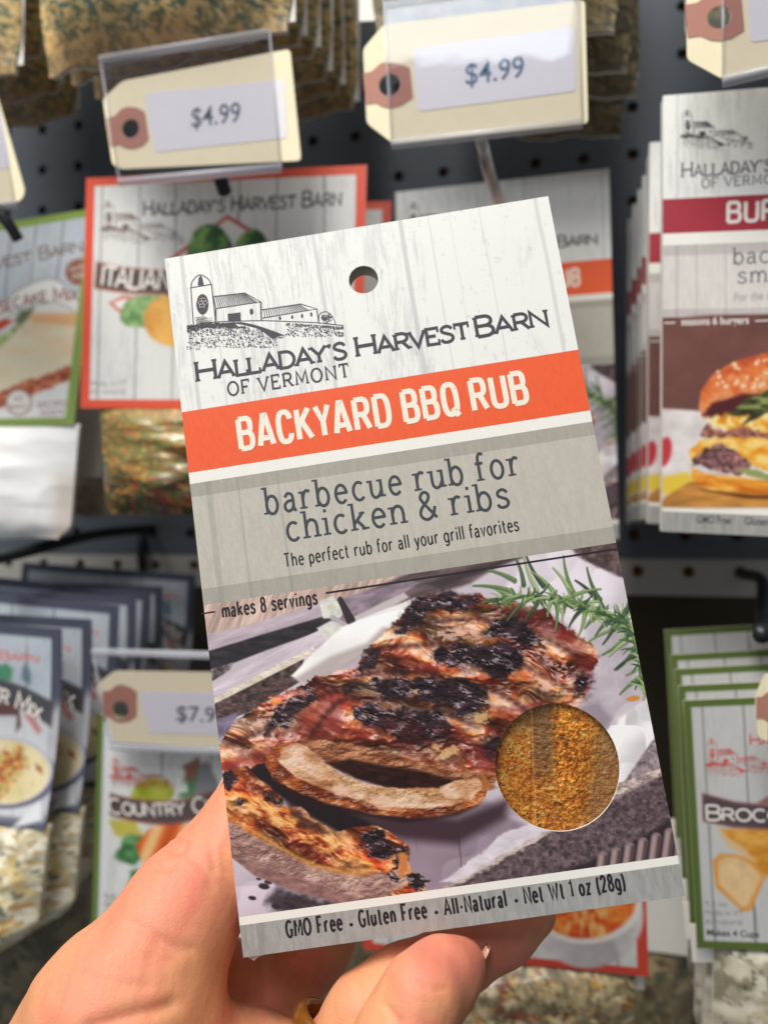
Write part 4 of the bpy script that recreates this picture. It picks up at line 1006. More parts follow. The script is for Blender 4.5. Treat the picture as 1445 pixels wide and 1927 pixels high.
# ------------------------------------------------------------------ the hand holding the carton
def surface_nets(Fv, org, h):
    nx, ny, nz = Fv.shape
    ins = Fv < 0
    acc = np.zeros((nx - 1, ny - 1, nz - 1, 3)); cnt = np.zeros((nx - 1, ny - 1, nz - 1))
    cs = [(0, 0, 0), (1, 0, 0), (0, 1, 0), (1, 1, 0), (0, 0, 1), (1, 0, 1), (0, 1, 1), (1, 1, 1)]
    S = lambda A, c: A[c[0]:c[0] + nx - 1, c[1]:c[1] + ny - 1, c[2]:c[2] + nz - 1]
    for i in range(8):
        for ax in range(3):
            if cs[i][ax]: continue
            d = list(cs[i]); d[ax] = 1
            a, b = S(Fv, cs[i]), S(Fv, d)
            m = (a < 0) != (b < 0)
            t = np.where(m, a / np.where(m, a - b, 1), 0)
            for k in range(3):
                acc[..., k] += np.where(m, cs[i][k] + (t if k == ax else 0), 0)
            cnt += m
    act = cnt > 0
    idx = -np.ones(act.shape, int); idx[act] = np.arange(act.sum())
    w = np.argwhere(act)
    V = (acc[act] / cnt[act][:, None] + w) * h + org
    Q = []
    for ax in range(3):
        u, v = (ax + 1) % 3, (ax + 2) % 3
        sl0 = [slice(None)] * 3; sl1 = [slice(None)] * 3
        sl0[ax] = slice(0, -1); sl1[ax] = slice(1, None)
        a, b = ins[tuple(sl0)], ins[tuple(sl1)]
        for flip in (False, True):
            e = np.argwhere((a & ~b) if not flip else (~a & b))
            e = e[(e[:, u] > 0) & (e[:, v] > 0) & (e[:, u] < Fv.shape[u] - 1) & (e[:, v] < Fv.shape[v] - 1)]
            du, dv = np.eye(3, dtype=int)[u], np.eye(3, dtype=int)[v]
            q = [idx[tuple((e - o).T)] for o in (0 * du, du, du + dv, dv)]
            if flip: q = q[::-1]
            Q.append(np.stack(q, -1))
    return V, np.concatenate(Q)

def hp(px, py, Z): return np.array([(px - CX) / F * Z, (py - CY) / F * Z, Z])   # camera axes: right, down, forward
def cone_sd(P, a, b, r0, r1):
    ab = b - a; t = np.clip(((P - a) @ ab) / (ab @ ab), 0, 1)
    return np.linalg.norm(P - a - t[..., None] * ab, axis=-1) - (r0 + (r1 - r0) * t)
def smin(a, b, k):
    h = np.clip(.5 + .5 * (b - a) / k, 0, 1)
    return b * (1 - h) + a * h - k * h * (1 - h)
# every chain: (photo pixel of the joint, depth in metres, radius in metres)
THUMB = [(205, 2010, .150, .0215), (235, 1925, .151, .0185), (318, 1762, .1585, .0120), (352, 1700, .1630, .0108), (418, 1625, .1700, .0101), (482, 1530, .1765, .0094), (505, 1478, .178, .0080)]
WEB = [(350, 1990, .168, .0130), (436, 1868, .1770, .0100), (478, 1862, .1800, .0078)]
INDEX = [(430, 1990, .172, .0120), (508, 1880, .1790, .0088), (590, 1770, .1830, .0088), (650, 1640, .1840, .0082), (680, 1520, .182, .0072)]
MIDDLE = [(600, 2080, .150, .0100), (694, 1918, .1540, .0084), (760, 1862, .1585, .0078), (868, 1796, .1640, .0068), (940, 1752, .1690, .0068), (992, 1712, .1715, .0064)]
RING = [(690, 2120, .136, .0098), (752, 1960, .1400, .0080), (792, 1880, .1430, .0076), (832, 1838, .1495, .0068), (862, 1818, .1540, .0055)]
PALM = [(300, 2190, .150, .024), (440, 2120, .158, .018), (600, 2160, .148, .016), (690, 2190, .138, .014)]
WRIST = [(330, 2230, .150, .026), (300, 2560, .150, .026)]
h = 0.0008
x0, x1 = hp(-40, 0, .16)[0], hp(1110, 0, .17)[0]
org = np.array([x0, hp(0, 1440, .18)[1] - .008, .118]); end = np.array([x1, hp(0, 2280, .15)[1], .206])
dim = np.ceil((end - org) / h).astype(int)
G = np.stack(np.meshgrid(*[org[k] + h * np.arange(dim[k]) for k in range(3)], indexing='ij'), -1).astype(np.float32)
def chain(ch, k):
    d = None
    for (a, b, za, ra), (c, e, zc, rc) in zip(ch[:-1], ch[1:]):
        s = cone_sd(G, hp(a, b, za), hp(c, e, zc), ra, rc)
        d = s if d is None else smin(d, s, k)
    return d
SD = chain(PALM, .010)
SD = smin(SD, chain(WRIST, .01), .012)
SD = smin(SD, chain(THUMB, .005), .009)
SD = smin(SD, chain(WEB, .006), .0012)
SD = smin(SD, chain(INDEX, .005), .0012)
fg = smin(chain(MIDDLE, .004), chain(RING, .003), .0009)
SD = smin(SD, fg, .004)
HV, HQ = surface_nets(SD, org, h)
del G, SD
for _ in range(3):                          # a little relaxing
    s = np.zeros_like(HV); n = np.zeros(len(HV))
    for i in range(4):
        np.add.at(s, HQ[:, i], HV[HQ[:, (i + 1) % 4]]); np.add.at(n, HQ[:, i], 1)
    HV = HV * .5 + .5 * s / np.maximum(n, 1)[:, None]
# skin creases and pads
hx, hy = HV[:, 0] / HV[:, 2] * F + CX, HV[:, 1] / HV[:, 2] * F + CY
nrm = np.zeros_like(HV)
fn = np.cross(HV[HQ[:, 1]] - HV[HQ[:, 0]], HV[HQ[:, 2]] - HV[HQ[:, 0]])
for i in range(4): np.add.at(nrm, HQ[:, i], fn)
nrm /= np.linalg.norm(nrm, axis=1, keepdims=True) + 1e-12
if np.mean(np.sum(nrm * (HV - HV.mean(0)), 1)) < 0: nrm = -nrm; HQ = HQ[:, ::-1]
CREASES = [([(331, 1578), (345, 1590), (352, 1588)], .0006, 6), ([(318, 1596), (332, 1602), (346, 1600)], .0006, 6), ([(294, 1632), (312, 1634), (330, 1628)], .0005, 6), ([(370, 1548), (384, 1556)], .0004, 5), ([(345, 1600), (380, 1630), (400, 1670)], .00025, 7), ([(250, 1740), (290, 1760), (330, 1800)], .00025, 9), ([(150, 1830), (210, 1850), (280, 1856)], .0003, 10), ([(792, 1850), (812, 1862), (836, 1862)], .00025, 5),
           ([(322, 1890), (290, 1902), (240, 1912), (170, 1934)], .0009, 15), ([(300, 1770), (330, 1782), (356, 1786)], .0004, 12), ([(284, 1800), (310, 1812)], .0003, 12),
           ([(720, 1886), (738, 1906), (752, 1927)], .0005, 5), ([(730, 1900), (745, 1925)], .0003, 4), ([(730, 1845), (722, 1865), (712, 1880)], .0004, 5), ([(392, 1560), (398, 1600), (404, 1640)], .0003, 6), ([(420, 1590), (424, 1640)], .0002, 6)]
disp = np.zeros(len(HV))
for pts, dep, w in CREASES:
    d = np.full(len(HV), 1e9)
    pts = smooth_pts(pts, 5)
    for (ax, ay), (bx, by) in zip(pts[:-1], pts[1:]):
        t = np.clip(((hx - ax) * (bx - ax) + (hy - ay) * (by - ay)) / ((bx - ax) ** 2 + (by - ay) ** 2), 0, 1)
        d = np.minimum(d, np.hypot(hx - ax - t * (bx - ax), hy - ay - t * (by - ay)))
    disp -= dep * np.exp(-(d / w) ** 2) * (nrm[:, 2] < .3)
disp += .0006 * (fbm(HV[:, 0] * 160, HV[:, 1] * 160 + HV[:, 2] * 90, 3, 3) - .5)
HV = HV + nrm * disp[:, None]
redn = ss(.42, .62, fbm(HV[:, 0] * 120, HV[:, 1] * 120, 6, 4)) * .6
tip = np.exp(-(np.hypot(hx - 860, hy - 1800) / 75) ** 2) * .8 + np.exp(-(np.hypot(hx - 400, hy - 1690) / 70) ** 2) * .5 + np.exp(-(np.hypot(hx - 900, hy - 1790) / 90) ** 2) * .2
k = np.clip(redn + tip, 0, 1)[:, None]
fine = .90 + .2 * fbm(HV[:, 0] * 700, HV[:, 1] * 700 + HV[:, 2] * 500, 8, 3)
SKIN = fine[:, None] * (lin(C(211, 146, 106)) * (1 - k) + lin(C(212, 126, 104)) * k)
m, N, L, b = new_mat('skin')
at = N.new('ShaderNodeAttribute'); at.attribute_name = 'print'
L.new(at.outputs['Color'], b.inputs['Base Color'])
b.inputs['Roughness'].default_value = .5; b.inputs['Specular IOR Level'].default_value = .35
b.inputs['Subsurface Weight'].default_value = .18; b.inputs['Subsurface Radius'].default_value = (1, .35, .15); b.inputs['Subsurface Scale'].default_value = .0025
tc = N.new('ShaderNodeTexCoord'); vz = N.new('ShaderNodeTexVoronoi'); nz = N.new('ShaderNodeTexNoise'); mp = N.new('ShaderNodeMapping')
mp.inputs['Scale'].default_value = (1, 1.7, 1); mp.inputs['Rotation'].default_value = (0, .9, .4)
vz.feature = 'DISTANCE_TO_EDGE'; vz.inputs['Scale'].default_value = 2100; nz.inputs['Scale'].default_value = 900; nz.inputs['Detail'].default_value = 5
ad = N.new('ShaderNodeMath'); ad.operation = 'ADD'; bp = N.new('ShaderNodeBump'); bp.inputs['Strength'].default_value = .35; bp.inputs['Distance'].default_value = .00025
L.new(tc.outputs['Object'], mp.inputs[0]); L.new(mp.outputs[0], vz.inputs['Vector']); L.new(tc.outputs['Object'], nz.inputs['Vector'])
v3 = N.new('ShaderNodeTexVoronoi'); v3.feature = 'DISTANCE_TO_EDGE'; v3.inputs['Scale'].default_value = 330; mr = N.new('ShaderNodeMapRange'); mr.inputs['From Max'].default_value = .07; mr.inputs['To Max'].default_value = .22
L.new(mp.outputs[0], v3.inputs['Vector']); L.new(v3.outputs['Distance'], mr.inputs[0]); a2 = N.new('ShaderNodeMath'); a2.operation = 'ADD'
L.new(vz.outputs['Distance'], a2.inputs[0]); L.new(mr.outputs[0], a2.inputs[1]); L.new(a2.outputs[0], ad.inputs[0]); L.new(nz.outputs[0], ad.inputs[1]); L.new(ad.outputs[0], bp.inputs['Height']); L.new(bp.outputs[0], b.inputs['Normal'])
M_SKIN = m
HP = Panel(CAM + CW @ hp(480, 1900, .16))
hw = CAM + HV @ CW.T - HP.O
hand = mesh_obj('person', hw, HQ, M_SKIN, None, True, SKIN, HP)
hand['label'] = 'bare hand with curled fingers and thumb gripping the barbecue rub box from below'; hand['category'] = 'person'
M_NAIL = flat_mat('fingernail', (222, 170, 146), .25, var=.04)
def nail(px, py, Z, w, l, ang, tilt):
    V, Fc = [], []
    n = 10
    c = CAM + CW @ hp(px, py, Z) - HP.O
    d = math.cos(ang) * RX + math.sin(ang) * UP; o_ = -math.sin(ang) * RX + math.cos(ang) * UP
    f_ = math.cos(tilt) * FW + math.sin(tilt) * o_; s_ = -math.sin(tilt) * FW + math.cos(tilt) * o_
    for i in range(n + 1):
        for j in range(n + 1):
            u, v = 2 * i / n - 1, 2 * j / n - 1
            r = math.sqrt(max(0, 1 - v ** 4)) * (.9 if u < 0 else math.sqrt(max(.05, 1 - .6 * u ** 4)))
            V.append(c + d * u * l + f_ * v * w * r + s_ * .0012 * (1 - v * v * .9))
    for i in range(n):
        for j in range(n):
            a = i * (n + 1) + j; Fc.append([a, a + 1, a + n + 2, a + n + 1])
    o = mesh_obj('fingernail', V, Fc, M_NAIL, hand, True)
    return o
nail(902, 1797, .1560, .0034, .0024, math.radians(60), math.radians(180))
nail(424, 1474, .1770, .0045, .0050, math.radians(62), math.radians(0))
# a tortoiseshell ring on the middle finger
rc = CAM + CW @ hp(640, 1962, .1530) - HP.O
ax_ = CW @ (hp(694, 1918, .154) - hp(600, 2080, .150)); ax_ /= np.linalg.norm(ax_)
e1 = np.cross(ax_, [0.3, .2, .9]); e1 /= np.linalg.norm(e1); e2 = np.cross(ax_, e1)
V, Fc = [], []
for i in range(40):
    a = 2 * math.pi * i / 40
    for j in range(10):
        t = 2 * math.pi * j / 10
        V.append(rc + (math.cos(a) * e1 + math.sin(a) * e2) * (.0098 + .0012 * math.cos(t)) + ax_ * .0022 * math.sin(t))
for i in range(40):
    for j in range(10):
        Fc.append([i * 10 + j, i * 10 + (j + 1) % 10, ((i + 1) % 40) * 10 + (j + 1) % 10, ((i + 1) % 40) * 10 + j])
mesh_obj('ring', V, Fc, flat_mat('tortoiseshell', (120, 72, 24), .15, var=.5, scale=500), hand, True)

# ------------------------------------------------------------------ price tags on their clear holders
def holder_box(panel, parent, quad, lip=.006):
    q = [panel.l(*p) for p in quad]
    V = []; y0, y1 = -.0011, .0012
    for p in q: V.append((p[0], y0, p[1]))
    for p in q: V.append((p[0], y1, p[1]))
    F_ = [[0, 3, 2, 1], [4, 5, 6, 7], [3, 7, 6, 2]]
    # rolled rim along the top and bottom
    o = mesh_obj('clear_holder', V, F_, M_CLEAR, parent)
    for nm, a, b in (('holder_rim', q[0], q[1]), ('holder_rim', q[3], q[2])):
        v, f = tube([(a[0], 0, a[1]), (b[0], 0, b[1])], .0016, 12)
        mesh_obj(nm, v, f, M_RIM, o, True)
    for a, b in ((q[0], q[3]), (q[1], q[2])):
        v, f = tube([(a[0], -.0003, a[1]), (b[0], -.0003, b[1])], .0005, 8)
        mesh_obj('holder_edge', v, f, M_RIM, o, True)
    return o
M_RIM = flat_mat('clear_plastic_rim', (222, 224, 232), .12, var=.03)
M_RIM.node_tree.nodes['Principled BSDF'].inputs['Alpha'].default_value = .38

def price_tag(label, D, tag, patch, hole, lab, price, pos, cap, holder, ink=None, blue=False):
    pn = wall_panel_at(tag[0][0], tag[0][1], D)
    t = thing('price_tag', label, 'price tag', pn, 'manila price tags')
    L_ = lambda pts: [tuple(pn.l(*p)) for p in pts]
    k = np.linalg.norm(pn.l(hole[0] + 1, hole[1]) - pn.l(hole[0], hole[1]))
    hc = circle(pn.l(hole[0], hole[1]), hole[2] * k, 28)
    v, f = poly_sheet(L_(tag), [hc], .0004, 0); o = mesh_obj('manila_card', v, f, M_MANILA, t)
    hc2 = circle(pn.l(hole[0], hole[1]), hole[2] * k * 1.03, 28)
    v, f = poly_sheet(L_(patch), [hc2], .00012, -.00016); mesh_obj('reinforcing_patch', v, f, M_PATCH, o)
    if lab:
        v, f = poly_sheet(L_(lab), (), .0001, -.00013); s = mesh_obj('sticker', v, f, M_LABEL, o)
        if price: lettering(pn, s, price, pos[0], pos[1], cap, M_PRICE_REFL if blue else M_PRICE, 'sans', .006, lift=.00024)
    holder_box(pn, t, holder)
    return t, pn
def rounded(q, r=12):
    out = []
    n = len(q)
    for i in range(n):
        p, a, b = np.array(q[i], float), np.array(q[i - 1], float), np.array(q[(i + 1) % n], float)
        da, db = (a - p) / np.linalg.norm(a - p), (b - p) / np.linalg.norm(b - p)
        for t in (0, .33, .67, 1):
            out.append(tuple(p + da * r * (1 - t) ** 2 + db * r * t ** 2))
    return out
def patch_shape(x, y, r, wl, wr, slope):
    P = [(-wl, -r * .62), (-wl * .62, -r * .66), (-wl * .3, -r * .93), (0, -r), (r * .45, -r * .88), (wr, -r * .62), (wr, r * .66), (r * .45, r * .93), (0, r), (-wl * .3, r * .93), (-wl * .62, r * .7), (-wl, r * .72)]
    return [(x + a - b * slope * .9, y + b + a * slope) for a, b in P]
tags = []
tags.append(price_tag('manila price tag reading $4.99 under the large herb bag, its sticker text in grey', .170,
    rounded([(231, 152), (546, 92), (567, 302), (212, 333), (193, 186)][0:1] + [(546, 92), (567, 302), (228, 318), (212, 310), (194, 186)], 9), patch_shape(246, 241, 40, 41, 31, -.16), (246, 242, 16),
    rounded([(272, 176), (536, 150), (541, 260), (292, 287)], 9), '$4.99', ((361, 240), (453, 229)), 34, [(190, 112), (508, 62), (529, 316), (226, 343)]))
tags.append(price_tag('manila price tag in a clear holder with a $4.99 sticker, a blue reflection painted into its ink', .178,
    rounded([(722, 46), (1100, 0), (1106, 232), (740, 270), (690, 232), (683, 92)], 9), patch_shape(732, 160, 44, 46, 42, -.12), (733, 160, 20),
    rounded([(776, 92), (1082, 50), (1083, 172), (786, 210)], 9), '$4.99', ((876, 160), (986, 145)), 40, [(722, 0), (1086, -52), (1096, 232), (738, 272)], blue=True))
tags.append(price_tag('manila price tag at the top right above the burger box', .190,
    rounded([(1380, -180), (1700, -215), (1712, 70), (1358, 148), (1292, 112), (1289, -110)], 9), patch_shape(1352, 32, 46, 62, 45, -.1), (1352, 33, 22),
    rounded([(1405, -40), (1660, -70), (1662, 50), (1410, 80)], 9), None, None, 0, [(1358, -190), (1680, -225), (1690, 76), (1360, 154)]))
tags.append(price_tag('manila price tag cut off by the left edge beside the $4.99 tag', .170,
    rounded([(-260, 150), (-4, 180), (48, 360), (40, 378), (-280, 420)], 8), patch_shape(-235, 290, 40, 30, 31, .1), (-235, 290, 16),
    rounded([(-190, 220), (2, 205), (22, 316), (-170, 345)], 9), None, None, 0, [(-280, 150), (-8, 160), (30, 384), (-290, 430)]))
tags.append(price_tag('manila price tag starting $7.9 in a rail above the country chicken packet', .150,
    rounded([(216, 1262), (600, 1268), (600, 1416), (215, 1396), (212, 1380), (182, 1288)], 8), patch_shape(228, 1324, 36, 34, 30, .02), (228, 1336, 15),
    rounded([(262, 1300), (560, 1306), (556, 1386), (280, 1380)], 8), '$7.99', ((333, 1356), (428, 1360)), 26, [(176, 1226), (610, 1240), (606, 1420), (210, 1404)]))
tags.append(price_tag('manila price tag at the right edge in front of the broccoli packet', .185,
    rounded([(1438, 1268), (1700, 1240), (1710, 1420), (1452, 1400), (1424, 1386), (1420, 1310)], 8), patch_shape(1452, 1330, 30, 30, 30, -.02), (1462, 1330, 13),
    rounded([(1500, 1290), (1680, 1280), (1680, 1370), (1500, 1380)], 8), None, None, 0, [(1450, 1262), (1700, 1236), (1710, 1424), (1446, 1408)]))

def hook(label, pts, r=.0022, mat=None, group='peg hooks'):
    P = [wallpt(x, y, D) for x, y, D in pts]
    O = P[0]
    v, f = tube([p - O for p in smooth_pts(P, 6)], r, 12)
    o = mesh_obj('peg_hook', v, f, mat or M_CHROME, None, True, None, Panel(O))
    o['label'], o['category'], o['group'] = label, 'hook', group
    return o
hook('chrome peg hook dropping below the blue tinted price tag', [(898, 225, .176), (908, 275, .172), (922, 330, .160), (940, 385, .140), (975, 470, .08), (1000, 540, 0)])
hook('dark metal peg hook under the white powder bag', [(-60, 1062, .17), (60, 1035, .12), (180, 1006, .06), (288, 994, 0)], .0028, M_DARKM)
hook('dark metal peg hook at the right above the broccoli packets', [(1432, 1195, .16), (1434, 1150, .10), (1432, 1092, .03), (1395, 1080, 0)], .0028, M_DARKM)
hook('dark metal hook tip poking out beside the cheesecake packet', [(-40, 360, .175), (8, 410, .172), (36, 452, .168)], .0022, M_DARKM)
hook('dark hook end at the top of the italian packet', [(415, 335, .152), (420, 352, .150), (424, 362, .148)], .0028, M_DARKM)
hook('dark peg hook and stem on the pale pegboard strip beside the carton', [(268, 1000, 0), (266, 1040, .004), (268, 1076, .0)], .0024, M_DARKM)

# ------------------------------------------------------------------ packets hanging on the pegboard
def frame_art(p, colour, bu, bv, wood_kw, W, H, bt=None):
    wood(p, W, H, **wood_kw)
    m = np.minimum(np.minimum(p.U, 1 - p.U) / bu, np.minimum(p.V if bt is None else p.V * bv / bt, 1 - p.V) / bv)
    p.all(ss(1.03, .97, m), colour)
WL = dict(base=(222, 222, 219), tone=(196, 198, 200), line_col=(120, 120, 122))
def wl(seed, us): return dict(WL, seed=seed, lines=[(u, .7, .8) for u in us])

# Italian herb packet
IT = [(163, 335), (690, 310), (680, 770), (152, 768)]
pI = wall_panel_at(163, 335, .138)
def italian_art(p, W, H):
    frame_art(p, (220, 84, 60), .033, .036, wl(3, (.065, .205, .34, .565, .70, .86)), W, H)
    R = p.poly
    R([(315, 490), (428, 404), (475, 432), (560, 500), (430, 560)], (190, 80, 70), 2.5); R([(325, 492), (428, 412), (470, 438), (548, 500), (430, 560)], (232, 228, 224), 2.5)
    for q, s in (([(352, 492), (364, 440), (388, 422), (418, 430), (440, 470), (430, 500), (380, 506)], 1), ([(438, 478), (452, 446), (478, 430), (500, 448), (512, 490), (450, 500)], 2)):
        R(q, lambda x, y: ramp(fbm(x / 14, y / 14, 5 + s), [(.3, (34, 74, 40)), (.5, (62, 112, 58)), (.68, (132, 172, 84))]), 3, sm=True)
    R([(205, 570), (232, 556), (262, 560), (236, 598)], (205, 100, 84), 2.5); R([(213, 570), (234, 562), (254, 566), (236, 590)], (236, 232, 228), 2.5)
    R([(228, 606), (240, 566), (300, 556), (330, 600), (270, 616)], lambda x, y: ramp(fbm(x / 10, y / 10, 9), [(.3, (96, 138, 84)), (.7, (160, 190, 130))]), 3, sm=True)
    p.ell(328, 602, 57, 50, lambda x, y: ramp((x - 275) / 120 + .4 * (fbm(x / 20, y / 9, 4) - .5), [(0, (214, 148, 70)), (.3, (240, 186, 96)), (.7, (226, 150, 62)), (1, (190, 110, 44))]), soft=3)
    b = smooth_pts([(182, 492), (240, 503), (330, 508), (450, 500)], 4); c = smooth_pts([(450, 566), (330, 556), (240, 552), (178, 543)], 4)
    R(b + c, (150, 88, 74), 2.5); R([(x + 4, y + 5) for x, y in b] + [(x + 4, y - 5) for x, y in c], (84, 74, 68), 2.5)
it = thing('seasoning_packet', 'red bordered italian packet with barn drawing, green peppers and an onion', 'seasoning packet', pI)
printed_card(pI, it, IT, italian_art, 190, 170, edge=M_PAPER)
MI = lambda x, y: (190 + (x - 352) * .53, 376 + (y - 515) * .53 + (x - 352) * .07)
barn(pI, it, M_BROWN, MI, False)
lettering(pI, it, "Halladay's Harvest Barn", (271, 406), (641, 386), 27, M_INK, 'stroke', .15, .09)
lettering(pI, it, "ITALIAN", (192, 536), (318, 544), 33, M_WHITEB, 'stroke', .16, .05, sag=-3)
lettering(pI, it, "Made in VT", (172, 727), (240, 726), 10, M_GREY, 'sans'); lettering(pI, it, "All natural", (170, 742), (236, 741), 10, M_GREY, 'sans')
def herbs_art(p, W, H):
    crumbs(p, (96, 78, 42), [((126, 84, 36), 12, .56), ((46, 50, 28), 18, .50), ((190, 112, 36), 10, .65), ((140, 62, 44), 15, .61), ((74, 90, 44), 11, .58), ((206, 176, 100), 8, .71)], 4)
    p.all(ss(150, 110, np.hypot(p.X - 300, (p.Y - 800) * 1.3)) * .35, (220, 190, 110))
filled_bag(pI, it, [(186, 766), (640, 768), (640, 966), (196, 968)], herbs_art, .014, .0012, seed=2)

# another red packet behind it, edge only
it2 = copy_thing(it, wallpt(737, 378, .095) - wallpt(690, 310, .138), 'red bordered packet half hidden behind the italian one, red corner showing')

# Cheesecake packet
CH = [(-330, 474), (188, 390), (139, 800), (-340, 806)]
pC = wall_panel_at(0, 600, .122)
def cake_art(p, W, H):
    frame_art(p, (140, 166, 84), .035, .034, dict(wl(5, (.62, .70, .79, .88)), base=(196, 205, 216), tone=(170, 180, 194)), W, H)
    R = p.poly
    R([(-330, 680), (-20, 600), (40, 560), (110, 535), (160, 560), (175, 640), (170, 800), (-330, 830)], (236, 236, 234), 4)
    b = smooth_pts([(-60, 590), (0, 566), (50, 535), (95, 522), (130, 540), (160, 580)], 5); c = smooth_pts([(158, 602), (126, 578), (95, 570), (50, 580), (0, 606), (-60, 640)], 5)
    R(b + c, (170, 178, 176), 4); R([(x, y + 5) for x, y in b] + [(x, y - 3) for x, y in c], (240, 240, 238), 3)
    p.ell(150, 512, 26, 25, (150, 92, 76), soft=3)
    R([(-40, 625), (10, 600), (26, 604), (0, 622), (-40, 640)], (214, 66, 52), 3)
    R([(-40, 640), (15, 625), (60, 580), (66, 600), (40, 640), (0, 680), (-40, 690)], lambda x, y: ramp(fbm(x / 9, y / 9, 3), [(.3, (120, 140, 88)), (.5, (176, 196, 130)), (.7, (214, 220, 170))]), 5, 4)
    R([(28, 600), (40, 585), (66, 578), (60, 600), (40, 616)], (116, 124, 92), 5, 4)
    R([(-60, 720), (62, 590), (150, 590), (165, 600), (165, 690), (-60, 780)], lambda x, y: ramp(fbm(x / 40, y / 20, 8) + (y - 640) / 900, [(.3, (240, 214, 180)), (.6, (238, 226, 196))]), 3)
    R([(58, 592), (150, 588), (164, 602), (140, 614), (60, 606)], (240, 186, 138), 6)
    R([(-60, 762), (60, 714), (110, 694), (160, 680), (164, 700), (110, 722), (80, 740), (50, 748), (-60, 790)], lambda x, y: ramp(fbm(x / 12, y / 8, 8), [(.3, (140, 66, 48)), (.5, (196, 104, 72)), (.7, (214, 140, 104))]), 3, 4)
    p.all(ss(1.03, .97, np.minimum(np.minimum(p.U, 1 - p.U) / .035, np.minimum(p.V, 1 - p.V) / .034)), (140, 166, 84))
    p.ell(36, 757, 25, 25, (150, 110, 96), soft=3); p.ell(36, 757, 22, 22, (240, 236, 232), soft=3)
ck = thing('dessert_mix_packet', 'green bordered cheesecake packet over a bag of white powder', 'mix packet', pC)
printed_card(pC, ck, CH, cake_art, 170, 150, edge=M_PAPER)
lettering(pC, ck, "Halladay's Harvest Barn", (-250, 556), (156, 472), 20, M_BROWN, 'stroke', .15, .09)
lettering(pC, ck, "Cheesecake Mix", (-60, 622), (148, 566), 22, M_MAROON, 'stroke', .16, 0, sag=16)
lettering(pC, ck, "NO", (28, 755), (44, 754), 8, M_MAROON); lettering(pC, ck, "BAKE", (20, 770), (50, 769), 8, M_MAROON)
lettering(pC, ck, "RECIPES", (72, 768), (126, 764), 10, M_MAROON); lettering(pC, ck, "INSIDE", (78, 784), (122, 780), 10, M_MAROON)
lettering(pC, ck, "GLUTEN", (132, 512), (166, 504), 8, M_WHITEB); lettering(pC, ck, "FREE", (138, 526), (162, 520), 8, M_WHITEB)
def powder_art(p, W, H):
    p.c[:] = C(250, 250, 250) * (0.97 + .04 * fbm(p.X / 40, p.Y / 30, 2))[:, None]
    p.all(ss(85, 125, p.X + 14 * (fbm(p.X / 20, p.Y / 30, 8) - .5)) * .6 * ss(.3, .6, p.V), (196, 178, 162))
filled_bag(pC, ck, [(-330, 800), (146, 797), (128, 1016), (-330, 1000)], powder_art, .010, .0014, seed=5, wr=.0009, mat=M_POWDER, lump=.35, taper=.09)
pC2 = wall_panel_at(130, 850, .095)
def tan_art(p, W, H): crumbs(p, (176, 160, 146), [((150, 130, 112), 20, .55), ((206, 196, 184), 26, .58)], 12)
bt = thing('mix_packet', 'brownish bag with a white paper insert between the powder bag and the italian packet', 'mix packet', pC2)
v, f = slab([pC2.l(*q) for q in ((-100, 560), (192, 560), (190, 898), (-100, 900))], 0, .0006); mesh_obj('paper_insert', v, f, M_PAPER, bt)
filled_bag(pC2, bt, [(-100, 700), (176, 700), (186, 968), (-100, 985)], tan_art, .010, .012, seed=9)

# barbecue rub boxes hanging behind: the same carton as the one in the hand
pK = wall_panel_at(745, 362, .118)
for it_ in range(30):
    Wk = np.linalg.norm(wallpt(1143, 317, 0.1 + it_ * .002) - wallpt(744, 362, .1 + it_ * .002))
    if Wk < BW: break
Dk = .1 + it_ * .002
a, b = wallpt(744, 362, Dk), wallpt(1143, 317, Dk)
rl = math.atan2(b[2] - a[2], b[0] - a[0])
lx = np.array([math.cos(rl), 0, math.sin(rl)]); lz = np.array([-math.sin(rl), 0, math.cos(rl)])
PK = Panel(a + lx * BW / 2 - lz * BH / 2, lx, (0, 1, 0), lz)
bk = copy_thing(bbq, (0, 0, 0), 'barbecue rub box with orange band hanging on its hook behind the held one')
bk.matrix_world = PK.mat()
bk2 = copy_thing(bk, (.0006, .0075, -.0015), 'second barbecue rub box hanging close behind the front one on the hook')
for o in (bbq, bk, bk2): o['group'] = 'barbecue rub boxes'

